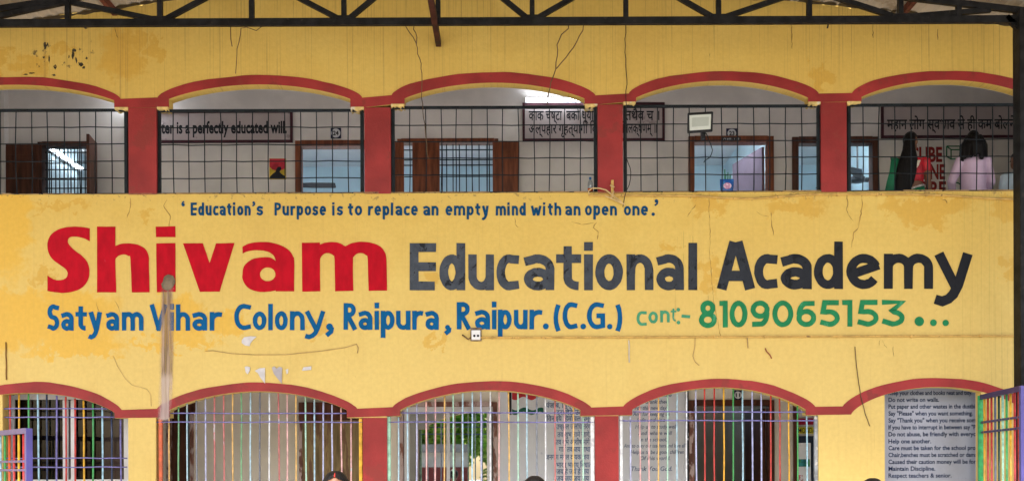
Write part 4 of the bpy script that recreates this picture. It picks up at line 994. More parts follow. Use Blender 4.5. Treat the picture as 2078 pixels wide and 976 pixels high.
# conduits
YELP = M('yellow_painted_conduit', (.58, .37, .11), .5, .25, 9, dirt=(.26, .16, .06), dscale=9, dthr=.6)
def conduit(name, label, pts, r):
    t = thing(name, label, 'conduit', P(*pts[0], -.02))
    ps = []
    for i in range(len(pts) - 1):
        a, b = P(*pts[i], -.016), P(*pts[i + 1], -.016)
        ps += [a.lerp(b, k / 6) for k in range(6)]
    ps.append(P(*pts[-1], -.016)); MB().tube(ps, r, 8).build('pipe', YELP, t, smooth=True); return t
t = conduit('wall_conduit', 'thin yellow conduit along the wall under the telephone number', [(975, 684.5), (1200, 684), (1500, 683), (1800, 681.5), (2064, 681)], .010)
for q in (1000, 1050, 1106, 1170, 1256, 1310, 1360, 1450, 1552, 1700, 1850, 1990):
    p = P(q, 684.5 - (q - 975) * .0033, -.016); MB().box(p.x - .010, p.x + .010, -.032, -.001, p.z - .016, p.z + .016).build('clip', YELP, t, bevel=.003)
t = conduit('wall_conduit', 'wavy yellow pipe along the top of the parapet wall', [(1196, 396.5), (1330, 396.5), (1420, 398), (1470, 402), (1530, 403), (1580, 399.5), (1640, 394.5), (1750, 394), (1850, 394.5), (1930, 397), (2000, 402.5), (2064, 405)], .012)
for q, y_ in ((1330, 397), (1409, 398), (1640, 394.5), (1700, 394.5), (1780, 394.5), (1880, 395.5)):
    p = P(q, y_, -.016); MB().box(p.x - .010, p.x + .010, -.034, -.001, p.z - .018, p.z + .018).build('clip', YELP, t, bevel=.003)
sk = thing('cable_stub', 'yellow upright stick with looped cables at the foot of the fourth pillar', 'cable stub', P(1242, 402, -.03))
a, b = P(1240, 404, -.03), P(1243, 366, -.03)
MB().box(a.x, a.x + .028, -.045, -.018, a.z, b.z).build('stick', YELP, sk, bevel=.003)
CREAMC = M('cream_cable', (.62, .45, .22), .5, .2, 9)
for pts in ([(1196, 395), (1194, 388), (1202, 382), (1216, 382), (1230, 386), (1240, 394), (1250, 402), (1262, 410)], [(1228, 398), (1240, 402), (1252, 408), (1268, 415)], [(1246, 388), (1243, 396), (1240, 404)], [(1238, 376), (1247, 380)]):
    MB().tube([P(x, y, -.05) for x, y in pts], .0075, 6).build('cable_loop', CREAMC, sk, smooth=True)
sb = thing('wall_socket', 'small white two pin socket at the end of the conduit under the address line', 'socket', P(966, 682, -.01))
a, b = P(957, 670.5, 0), P(975, 690, 0)
MB().box(a.x - .012, b.x + .012, -.012, -.001, b.z - .01, a.z + .03).build('back_plate', M('grey_brown_putty', (.20, .15, .11), .8, .4, 12), sb)
MB().box(a.x, b.x, -.045, -.0125, b.z, a.z).build('case', WHITEF, sb, bevel=.006)
for q in (962.5, 970): MB().tube([P(q, 681, -.0455), P(q, 681, -.048)], .013, 12).build('pin_hole', INK, sb)
MB().tube([P(957, 684, -.02), P(950, 688, -.03), P(942, 682, -.02), P(938, 679, -.012)], .008, 6).build('lead', WIRE, sb, smooth=True)
# peeling paper and paint flakes
PEEL = M('grey_white_paper', (.60, .58, .60), .7, .12, 9); PEEL2 = M('grey_paper', (.42, .39, .42), .7, .12, 9)
for k, (lab, pts, mt) in enumerate((('white torn paper flake under the comma of the address line', "491,690 496,684 508,682 521,683 514,689 508,697 507,702 498,701 491,696", PEEL),
        ('small white paper scrap at the left of the row over the second arch', "497,744 502,743 508,745 507,752 503,759 499,755", PEEL), ('pale pointed paper scrap between the white scrap and the grey heart', "517,752 527,747 538,746 538,778 528,765 524,757", PEEL),
        ('grey heart shaped paper scrap over the second arch', "552,746 557,743 562,748 567,744 573,746 572,778 564,768 556,758", PEEL2), ('tiny white paper speck right of the grey heart', "580,750 585,748 585,756 582,759", PEEL),
        ('flat pale paper strip at the right of the row over the second arch', "616,745 632,743 632,750 613,752", PEEL))):
    o = MB().prism(xz(tr(pts)), -.010 - .003 * (k % 2), -.004).build('paper_scrap', mt); tag(o, lab, 'paper scrap')
# cracks in the plaster
CR = M('crack_brown', (.36, .215, .06), .8, .3, 9); CRD = M('crack_dark', (.20, .12, .04), .8, .3, 9)
ck = MB(); ckd = MB()
def crack(mb, pts, wpx):
    ps = []
    for i in range(len(pts) - 1):
        a, b = pts[i], pts[i + 1]; n = max(2, int(math.hypot(b[0] - a[0], b[1] - a[1]) / 5))
        ps += [(a[0] + (b[0] - a[0]) * k / n + random.uniform(-1, 1), a[1] + (b[1] - a[1]) * k / n + random.uniform(-.6, .6)) for k in range(n)]
    ps.append(pts[-1])
    vs = []
    for i, q in enumerate(ps):
        ww = wpx * random.uniform(.2, 1.05) * (.4 if i in (0, len(ps) - 1) else 1) / 2
        a, b = ps[max(0, i - 1)], ps[min(len(ps) - 1, i + 1)]; dx, dy = b[0] - a[0], b[1] - a[1]; l = math.hypot(dx, dy) or 1
        for s_ in (-1, 1): p = P(q[0] - dy / l * ww * s_, q[1] + dx / l * ww * s_); vs.append((p.x, -.0022, p.z))
    mb.add(vs, [(2 * i, 2 * i + 1, 2 * i + 3, 2 * i + 2) for i in range(len(ps) - 1)])
for pts, wp in (([(1440, 392), (1439, 430), (1441, 480), (1440, 520), (1444, 560), (1448, 610), (1456, 650), (1462, 685)], 1.5), ([(1748, 396), (1750, 412), (1746, 440), (1742, 462), (1733, 472), (1730, 490), (1728, 502)], 2.4),
                ([(265, 402), (264, 425), (258, 442)], 2), ([(340, 404), (332, 418), (346, 440), (342, 466)], 2), ([(1565, 430), (1566, 455), (1570, 478)], 2.2), ([(1395, 440), (1404, 425), (1412, 416)], 2),
                ([(1210, 452), (1204, 462), (1214, 470), (1212, 486)], 2.2), ([(1045, 442), (1046, 455), (1052, 462)], 1.5), ([(195, 612), (200, 628), (206, 645)], 1.3), ([(232, 610), (240, 622), (247, 640)], 1.5), ([(372, 604), (366, 622)], 1.2),
                ([(1535, 430), (1548, 438), (1560, 440)], 2), ([(1160, 450), (1180, 456), (1205, 452)], 1.4)): ck = MB(); crack(ck, pts, wp); ck.build('plaster_crack', CR, bld)
for pts, wp in (([(1718, 396), (1720, 410), (1718, 426), (1724, 440), (1732, 450)], 1.6), ([(1908, 404), (1918, 406), (1922, 414)], 2.2), ([(1790, 690), (1795, 700), (1800, 706)], 1.3), ([(1785, 690), (1784, 702)], 1.2), ([(1812, 702), (1814, 724)], 1), ([(1438, 600), (1434, 622)], 1),
                ([(232, 56), (236, 70), (240, 78)], 2), ([(1770, 44), (1772, 78)], 2), ([(1902, 60), (1903, 82)], 2), ([(1606, 50), (1607, 100)], 1.5), ([(1440, 110), (1441, 118)], 2.5)): ck = MB(); crack(ck, pts, wp); ck.build('plaster_crack', CRD, bld)
for q, (cx, cy, rx, ry) in enumerate(((92, 94, 3.5, 8), (97, 91, 2.2, 5), (89, 117, 2.5, 3), (100, 120, 1.6, 9), (112, 137, 4.5, 5), (150, 102, 5, 4.5), (148, 112, 3, 9), (164, 131, 6.5, 6), (140, 116, 2, 4), (176, 119, 2.6, 3), (170, 138, 3, 3), (155, 122, 2, 8), (64, 149, 9, 1.6), (52, 152, 6, 1.6), (110, 153, 5, 2.2), (174, 58, 4, 1.8))):
    rnd_ = random.Random(q); pts = [(cx + rx * math.cos(a_) * rnd_.uniform(.45, 1.25), cy + ry * math.sin(a_) * rnd_.uniform(.45, 1.25)) for a_ in [2 * math.pi * i / 14 for i in range(14)]]
    MB().poly(xz(pts), -.0016).build('mould_spot', M('mould_black', (.05, .04, .025), .9, .5, 14, dirt=(.22, .14, .05), dscale=16, dthr=.58), bld)
# dirty film below the old spout
def film():
    m_, n, b = newmat('drip_film'); m_.blend_method = 'BLEND' if hasattr(m_, 'blend_method') else None
    v = coords(n); sep = node(n, 'ShaderNodeSeparateXYZ'); n.links.new(v, sep.inputs[0]); X, Y, Z = sep.outputs
    cx = P(338, 700).x
    off = mth(n, 'ADD', mth(n, 'ABSOLUTE', mth(n, 'SUBTRACT', X, mth(n, 'ADD', cx, mth(n, 'MULTIPLY', mth(n, 'SUBTRACT', Z, PZ(700)), .035)))), mth(n, 'MULTIPLY', mth(n, 'SUBTRACT', noise(n, coords(n, (9, 1, 1.1)), 1, 4), .5), .10))
    a = ramp(n, off, .035, .082, .8, 0)
    a = mth(n, 'MULTIPLY', a, ramp(n, noise(n, coords(n, (22, 1, .8)), 1, 5, .6), .28, .62, .35, 1))
    a = mth(n, 'MULTIPLY', a, ramp(n, Z, PZ(852), PZ(846)))
    a = mth(n, 'MULTIPLY', a, ramp(n, Z, PZ(572), PZ(596)))
    pale = ramp(n, Z, PZ(748), PZ(775), 1, 0)
    cc = mix(n, ramp(n, noise(n, coords(n, (25, 1, 1.5)), 1, 4), .4, .62), (.20, .13, .095), (.46, .34, .27)); cc = mix(n, mth(n, 'MULTIPLY', ramp(n, Z, PZ(770), PZ(748), 1, 0), .85), cc, (.62, .52, .50))
    n.links.new(cc, b.inputs['Base Color']); n.links.new(a, b.inputs['Alpha']); b.inputs['Roughness'].default_value = .8
    return m_
MB().poly(xz([(310, 560), (372, 560), (368, 860), (306, 860)]), -.0088).build('drip_stain', film(), bld)
sp = MB(); sp.prism(xz(smooth(tr("334,562 342,557 352,560 356,570 353,580 345,588 337,589 330,584 328,576 331,572"), 3)), -.014, -.003)
sp.build('spout_patch', M('grey_cement_patch', (.17, .13, .09), .9, .45, 10, dirt=(.06, .045, .035), dscale=9, dthr=.55), bld)

# ------------------------------------------------------------------ things standing on the parapet
CLEAR = glass_mat('clear_plastic', (.85, .9, .95), .08, .9); BCAP = M('blue_cap', (.02, .16, .45), .35, .1, 5)
def bottle(label, px, py_base, py_top, Y, r, mats, fill=None):
    a = P(px, py_base, Y); h = P(px, py_top, Y).z - PAR; z = PAR + .018
    t = thing('water_bottle', label, 'bottle', (a.x, Y, z))
    h -= .018
    MB().loft([(a.x, Y, z + h * f, r * q, r * q) for f, q in ((0, .85), (.03, 1), (.25, 1), (.3, .93), (.35, 1), (.6, 1), (.75, .75), (.82, .42), (.88, .38))], 16).build('bottle_body', mats[0], t, smooth=True)
    MB().loft([(a.x, Y, z + h * f, r * .46, r * .46) for f in (.87, 1)], 14).build('cap', mats[1], t)
    if fill: MB().loft([(a.x, Y, z + h * f, r * 1.012, r * 1.012) for f in (.06, .30)], 16).build('wrap', fill, t, smooth=True)
bottle('clear bottle with blue cap and orange wrap beside the fourth pillar', 1198, 386, 360, .11, .028, (CLEAR, BCAP), M('orange_wrap', (.60, .10, .02), .4, .3, 9))
bottle('slim blue bottle beside the fifth pillar in front of the fan doorway', 1722.5, 386, 344, .11, .026, (M('blue_plastic', (.04, .20, .42), .3, .15, 5), BCAP))
pk = thing('detergent_packet', 'blue soap powder packet with pink marks standing on the parapet', 'packet', P(1474, 386, .11))
z0 = PAR + .018; zt = P(1474, 364, .11).z; xa, xb = PX(1461, 376, .11), PX(1489, 376, .11)
pb = MB(); n = 10
rows = []
for f, wd, th in ((0, .84, .05), (.12, .90, .062), (.5, .98, .055), (.8, 1, .035), (.92, 1, .010), (1, 1, .006)):
    cx = (xa + xb) / 2; hw = (xb - xa) / 2 * wd
    rows.append((cx, .11, z0 + (zt - z0) * f, hw, th / 2))
pb.loft(rows, 18); pb.build('pouch', M('blue_pouch', (.012, .10, .42), .22, .3, 14, dirt=(.06, .30, .60), dscale=12, dthr=.6, spec=.6), pk, smooth=True)
MB().poly(el((xa + xb) / 2, (z0 + zt) / 2 - .005, .043, .034, 0, 350, 20), .076).build('label_patch', M('pink_label', (.62, .30, .50), .4, .4, 40, dirt=(.75, .72, .78), dscale=40, dthr=.52), pk)
fs = thing('broom_sticks', 'thin green sticks standing behind the blue packet', 'sticks', P(1474, 386, .15))
for q, tp in ((1471, 344), (1476, 350), (1480, 356), (1473, 353)): MB().tube([P(q, 386, .15), P(q + random.uniform(-2, 2), tp, .15)], .006, 6).build('stick', M('green_stick', (.06, .26, .14), .5, .3, 9), fs)

# ------------------------------------------------------------------ ceiling fans in the rooms
def fan(label, px, py, Y, ang):
    c = P(px, py, Y); t = thing('ceiling_fan', label, 'ceiling fan', c)
    dk = M('dark_fan_paint', (.05, .05, .055), .4, .2, 5)
    MB().tube([c + Vector((0, 0, .04)), Vector((c.x, Y, CEIL2 - .02))], .013, 8).build('down_rod', dk, t)
    MB().loft([(c.x, Y, CEIL2 - .10, .02, .02), (c.x, Y, CEIL2 - .04, .05, .05), (c.x, Y, CEIL2 - .001, .055, .055)], 14).build('canopy_cup', dk, t, smooth=True)
    MB().loft([(c.x, Y, c.z - .05, .05, .05), (c.x, Y, c.z - .035, .10, .10), (c.x, Y, c.z + .02, .105, .105), (c.x, Y, c.z + .05, .05, .05), (c.x, Y, c.z + .12, .02, .02)], 18).build('motor', dk, t, smooth=True)
    for k in range(3):
        a = R(ang + 120 * k); d = Vector((math.cos(a), math.sin(a), 0)); s_ = Vector((-d.y, d.x, 0)); vs = []
        for q, wd in ((.1, .05), (.2, .055), (.3, .075), (.6, .07), (.62, .05)):
            for z in (-.004, .004):
                for e in (-1, 1): vs.append(c + d * q + s_ * wd * e + Vector((0, 0, z - .015 * e)))
        fs_ = []
        for i in range(4):
            o = i * 4; fs_ += [(o, o + 4, o + 5, o + 1), (o + 2, o + 3, o + 7, o + 6), (o, o + 2, o + 6, o + 4), (o + 1, o + 5, o + 7, o + 3)]
        fs_ += [(0, 1, 3, 2), (16, 18, 19, 17)]
        MB().add(vs, fs_).build('blade', dk, t)
fan('dark ceiling fan behind the doorway left of the woman in the green sari', 1740, 364, 3.3, 12)
fan('dark fan blade showing low in the doorway under plate 24', 588, 376, 3.4, 2)

# ------------------------------------------------------------------ the two open gate leaves
PURP = M('gloss_violet', (.085, .075, .27), .3, .12, 6); DEEPG = barmat('deep_green')
def gate(label, A, B, ztop, cols, mats, rails):
    A, B = Vector(A), Vector(B); d = (B - A)
    t = thing('metal_gate', label, 'gate', (A.x, A.y, 0))
    for p, m_ in ((A, mats[0]), (B, mats[1])):
        MB().hexa(p + Vector((0, 0, .06)), p + Vector((0, 0, ztop + .02)), .06, .06, d.normalized()).build('stile', m_, t, bevel=.004)
    q = d.normalized() * .031
    for z in [ztop, .16]: MB().hexa(A + q + Vector((0, 0, z)), B - q + Vector((0, 0, z)), .04, .05).build('rail', mats[2], t)
    for z in rails: MB().hexa(A + q + Vector((0, 0, z)), B - q + Vector((0, 0, z)), .02, .022).build('rail', mats[2], t)
    for i, c in enumerate(cols):
        p = A.lerp(B, (i + 1) / (len(cols) + 1)); MB().tube([p + Vector((0, 0, .185)), p + Vector((0, 0, ztop - .026))], .012, 8).build('bar', barmat(c), t, smooth=True)
    return t
gate('open gate leaf with green and violet stiles by the black post', (PX(1991, 880, -.14), -.14, 0), (PX(2076.5, 880, -1.6), -1.6, 0), PZ(806, 1991, -.14),
     ['yellow', 'red', 'red', 'slate', 'black_green', 'mint', 'green', 'yellow', 'red', 'red'], (DEEPG, PURP, M('gloss_dark_violet', (.05, .035, .13), .35, .12, 6)), (PZ(857, 1991, -.14), PZ(877, 1991, -.14)))
gate('low open gate leaf with violet frame at the left edge', (-5.55, -.2, 0), (PX(58, 900, -1.5), -1.5, 0), PZ(873, 58, -1.5), ['purple', 'blue', 'red', 'blue', 'green', 'orange', 'red', 'yellow', 'red'], (PURP, PURP, PURP), (PZ(935, 58, -1.5), PZ(953, 58, -1.5)))

# ------------------------------------------------------------------ what the window glass mirrors: yard wall and trees behind the camera
yw = thing('yard_wall', 'low white yard wall with grey coping and maroon base across the yard', 'wall', (-2, -19, 0))
MB().box(-5.5, -1.35, -19.2, -19, 1.65, 2.1).build('wall_face', M('yard_wall_white', (.62, .60, .56), .8, .15, 2, dirt=(.40, .36, .3), dscale=2), yw)
MB().box(-5.6, -1.3, -19.35, -18.75, 2.1, 2.35).build('coping', SLATE, yw)
MB().box(-5.5, -1.35, -19.21, -18.98, 0, 1.65).build('base', M('maroon_wall_paint', (.22, .05, .045), .7, .15, 2), yw)
LEAF = []
for nm, c in (('leaf_green', (.17, .36, .06)), ('leaf_yellow_green', (.32, .52, .11)), ('leaf_dark_green', (.08, .18, .035))):
    lm = M(nm, c, .55, .35, 3); ln = lm.node_tree; tb = ln.nodes.new('ShaderNodeBsdfTranslucent'); tb.inputs[0].default_value = (min(.8, c[0] * 2.4), min(.9, c[1] * 2.0), c[2] * 1.8, 1)
    mx_ = ln.nodes.new('ShaderNodeMixShader'); mx_.inputs[0].default_value = .65; ot = [x for x in ln.nodes if x.type == 'OUTPUT_MATERIAL'][0]
    ln.links.new(ln.nodes['Principled BSDF'].outputs[0], mx_.inputs[1]); ln.links.new(tb.outputs[0], mx_.inputs[2]); ln.links.new(mx_.outputs[0], ot.inputs['Surface']); LEAF.append(lm)
BARK = M('bark', (.10, .07, .05), .9, .4, 5)
def tree(label, x, y, h, r, seed, n=1500):
    rnd = random.Random(seed); t = thing('tree', label, 'tree', (x, y, 0), 'trees across the yard')
    k = MB(); k.tube([(x, y, 0), (x + .1, y, h * .3), (x - .05, y, h * .55), (x, y, h * .8)], [.2, .16, .11, .04], 8)
    lobes = []
    for i in range(13):
        a = rnd.uniform(0, 6.28); q = rnd.uniform(.15, .9) * r; z = h * rnd.uniform(.38, .92)
        c = Vector((x + q * math.cos(a), y + q * math.sin(a), z)); lobes.append((c, rnd.uniform(.32, .55) * r))
        k.tube([(x, y, max(h * .25, z - h * .25)), c], [.07, .02], 5)
    k.build('trunk', BARK, t)
    mbs = [MB(), MB(), MB()]
    for i in range(n):
        c, rr = rnd.choice(lobes); d = Vector((rnd.gauss(0, 1), rnd.gauss(0, 1), rnd.gauss(0, 1))).normalized() * rr * rnd.uniform(.5, 1.05) ** .6
        p = c + d; u = Vector((rnd.gauss(0, 1), rnd.gauss(0, 1), rnd.gauss(0, .6))).normalized(); v = u.orthogonal().normalized(); s_ = rnd.uniform(.10, .20)
        mbs[rnd.choice((0, 0, 1, 1, 2))].add([p - u * s_, p + v * s_ * .45, p + u * s_, p - v * s_ * .45], [(0, 1, 2, 3)])
    for mb, mt in zip(mbs, LEAF): mb.build('crown', mt, t, recalc=False)
tree('tall broad leafy tree behind the yard wall', -2.2, -23, 6.6, 2.8, 1, 8000)
tree('low bushy shrub at the end of the yard wall', .2, -20.5, 3.4, 1.7, 5, 4200)
tree('broad low shrub behind the yard wall', -3.6, -21, 4.0, 1.9, 6, 3600)
tree('round leafy tree behind the end of the yard wall', 1.8, -22, 6.0, 2.5, 2, 7000)

# ------------------------------------------------------------------ people
SKIN = M('brown_skin', (.19, .088, .05), .5, .10, 9, bmp=.05, spec=.3)
HAIR = M('black_hair', (.007, .006, .006), .45, .4, 5, stretch=(28, 28, 2), bmp=.5, bscale=5, spec=.12)
def remeshed(mb, name, mat, parent, voxel, it=4, mw=None, label=None):
    o = mb.build(name, mat)
    r_ = o.modifiers.new('r', 'REMESH'); r_.mode = 'VOXEL'; r_.voxel_size = voxel
    s_ = o.modifiers.new('s', 'SMOOTH'); s_.iterations = it; s_.factor = .5
    dg = bpy.context.evaluated_depsgraph_get(); me = bpy.data.meshes.new_from_object(o.evaluated_get(dg))
    old = o.data; o.modifiers.clear(); o.data = me; bpy.data.meshes.remove(old); me.name = name
    for p in me.polygons: p.use_smooth = True
    o.parent = parent
    if label: o['label'] = label
    return o
def hand(mb, wr, dirv, side, palm_out):
    """palm, four unequal bent fingers and a thumb; dirv points down the hand"""
    d = Vector(dirv).normalized(); s_ = Vector(side).normalized(); n = Vector(palm_out).normalized(); w_ = Vector(wr)
    mb.tube([w_, w_ + d * .03, w_ + d * .085], [.022, .030, .033], 10)
    for k, (off, ln) in enumerate(((-.027, .062), (-.009, .074), (.009, .068), (.026, .052))):
        b = w_ + d * .08 + s_ * off
        mb.tube([b - d * .02, b + d * ln * .45 + n * .004, b + d * ln * .8 + n * .018, b + d * ln + n * .034], [.0095, .0092, .0085, .007], 7)
    b = w_ + d * .03 - s_ * .026
    mb.tube([b, b + d * .022 - s_ * .020 + n * .008, b + d * .05 - s_ * .028 + n * .016], [.011, .0105, .009], 7)
def person(label, at, H, yaw, arms, look=0.0, tilt=0.0, hair='bun', tops=None, group=None, slim=1.0, line0=.030):
    """built facing -Y at the origin, then turned and set down; arms: two lists shoulder/elbow/wrist offsets in units of H"""
    t = bpy.data.objects.new('person', None); col.objects.link(t); tag(t, label, 'person', group)
    h = H
    b = MB()
    b.loft([(0, 0, .47 * h, .085 * h, .062 * h), (0, 0, .53 * h, .103 * h, .070 * h), (0, .004, .60 * h, .083 * h, .056 * h), (0, 0, .68 * h, .090 * h, .062 * h), (0, -.004, .755 * h, .100 * h, .066 * h), (0, .002, .80 * h, .098 * h, .050 * h), (0, .006, .83 * h, .060 * h, .036 * h)], 20)
    b.tube([(0, .008, .80 * h), (0, .004, .845 * h), (0, -.004, .885 * h)], [.038 * h, .033 * h, .033 * h], 12)
    for s_ in (-1, 1):
        b.tube([(.055 * h * s_, 0, .52 * h), (.056 * h * s_, -.004, .42 * h), (.054 * h * s_, 0, .29 * h), (.053 * h * s_, .006, .22 * h), (.052 * h * s_, .008, .05 * h)], [.056 * h, .050 * h, .034 * h, .033 * h, .020 * h], 14)
        b.loft([(.052 * h * s_, -.035 * h, .004, .024 * h, .075 * h), (.052 * h * s_, -.030 * h, .02 * h, .023 * h, .066 * h), (.052 * h * s_, -.004 * h, .045 * h, .019 * h, .026 * h)], 14)
    for s_, (e, wv) in zip((-1, 1), arms):
        sh = Vector((.112 * h * s_, .004, .80 * h)); e = Vector((e[0] * s_, e[1], e[2])) * h; wv = Vector((wv[0] * s_, wv[1], wv[2])) * h
        b.tube([sh + Vector((-.03 * h * s_, 0, .004)), sh, sh.lerp(e, .4), e], [.030 * h, .031 * h, .028 * h, .022 * h], 12)
        b.tube([e, e.lerp(wv, .3), wv], [.022 * h, .022 * h, .0145 * h], 12)
        dv = (wv - e).normalized(); hand(b, wv, dv, Vector((0, -1, 0)) if abs(dv.y) < .7 else Vector((s_, 0, 0)), Vector((-s_, 0, 0)) if abs(dv.y) < .7 else Vector((0, 0, -1)))
    Rm = Matrix.Translation((0, 0, .87 * h)) @ Matrix.Rotation(R(look), 4, 'Z') @ Matrix.Rotation(R(tilt), 4, 'X') @ Matrix.Translation((0, 0, -.87 * h))
    hc = Vector((0, -.010 * h, .935 * h))
    q = MB()
    q.ball(hc + Vector((0, .006 * h, .008 * h)), (.047 * h, .058 * h, .058 * h), 18, 12)
    q.ball(hc + Vector((0, -.016 * h, -.028 * h)), (.037 * h, .042 * h, .042 * h), 16, 10)
    q.tube([hc + Vector((0, -.054 * h, .006 * h)), hc + Vector((0, -.066 * h, -.016 * h)), hc + Vector((0, -.056 * h, -.021 * h))], [.005 * h, .0085 * h, .007 * h], 8)
    for s_ in (-1, 1):
        q.ball(hc + Vector((.047 * h * s_, .004 * h, -.006 * h)), (.006 * h, .012 * h, .018 * h), 8, 6)
        q.ball(hc + Vector((.018 * h * s_, -.046 * h, .012 * h)), (.012 * h, .009 * h, .004 * h), 8, 6)
    for z_ in (-.036, -.042): q.tube([hc + Vector((x * h, -.053 * h, z_ * h)) for x in (-.016, -.006, 0, .006, .016)], [.003 * h, .0045 * h, .004 * h, .0045 * h, .003 * h], 6)
    q.v = [tuple(Rm @ Vector(v)) for v in q.v]
    b.add(q.v, q.f)
    body = remeshed(b, 'body', SKIN, t, .0075, 3)
    for s_ in (-1, 1):
        e_ = MB().ball(hc + Vector((.018 * h * s_, -.0500 * h, .002 * h)), (.0085 * h, .006 * h, .0055 * h), 10, 8); e_.v = [tuple(Rm @ Vector(v)) for v in e_.v]
        o = e_.build('eye', M('dark_eye', (.02, .012, .01), .2, .1, 5), body, smooth=True); o.parent = body
    hm = MB()
    cap = hc + Vector((0, .010 * h, .012 * h))
    hm.ball(cap, (.054 * h, .063 * h, .061 * h), 18, 12)
    if hair == 'bun': hm.ball(hc + Vector((0, .075 * h, -.012 * h)), (.030 * h, .026 * h, .030 * h), 12, 8)
    hm.v = [tuple(Rm @ Vector(v)) for v in hm.v] if hair == 'long' else hm.v
    if hair == 'long':
        hm.loft([(.0, .022 * h, .985 * h, .032 * h, .032 * h), (.036, .034 * h, .93 * h, .042 * h, .036 * h), (.048, .050 * h, .87 * h, .049 * h, .034 * h), (.062, .064 * h, .80 * h, .070 * h, .032 * h), (.096, .076 * h, .72 * h, .078 * h, .030 * h), (.122, .082 * h, .64 * h, .072 * h, .028 * h), (.146, .084 * h, .58 * h, .056 * h, .022 * h), (.165, .082 * h, .53 * h, .030 * h, .012 * h)], 16)
    if hair == 'bob':
        for i in range(26):
            a = R(-25 + 230 * i / 25); c0 = Vector((.050 * h * math.cos(a), .016 * h + .050 * h * math.sin(a), .955 * h)); k_ = random.uniform(1.45, 2.0)
            c1 = Vector((c0.x * k_, c0.y * 1.25, random.uniform(.885, .905) * h)); c2 = Vector((c0.x * k_ * random.uniform(1.0, 1.25), c0.y * 1.3 + random.uniform(-.006, .012), random.uniform(.785, .835) * h))
            hm.tube([c0, c1, c2], [.018 * h, .018 * h, random.uniform(.006, .012) * h], 7)
    if hair == 'pony':
        hm.tube([hc + Vector((0, .05 * h, .02 * h)), hc + Vector((0, .085 * h, .0)), hc + Vector((0, .090 * h, -.08 * h)), hc + Vector((0, .08 * h, -.16 * h))], [.03 * h, .028 * h, .024 * h, .008 * h], 10)
    hm.v = [tuple(Rm @ Vector(v)) for v in hm.v] if hair != 'long' else hm.v
    # face stays free: cut the cap in front, below the hair line
    hob = remeshed(hm, 'hair', HAIR, t, .007, 2)
    bm = bmesh.new(); bm.from_mesh(hob.data); inv = Rm.inverted()
    kill = []
    for v in bm.verts:
        p = inv @ v.co if hair != 'long' else inv @ v.co
        line = hc.z + line0 * h - abs(p.x) * .55
        if p.y < hc.y - .018 * h and p.z < line: kill.append(v)
        elif abs(p.x) > .022 * h and p.y < hc.y + .032 * h and p.z < hc.z + .028 * h and p.z > hc.z - .06 * h and (hair == 'long' and p.x < 0 or hair == 'pony'): kill.append(v)
    bmesh.ops.delete(bm, geom=kill, context='VERTS'); bm.to_mesh(hob.data); bm.free()
    if tops: tops(t, h, body)
    t.rotation_euler = (0, 0, R(yaw)); t.location = at; t.scale = (slim, 1, 1)
    return t, body, hc, Rm
DOWN = ((.135, .0, .64), (.150, -.03, .49))
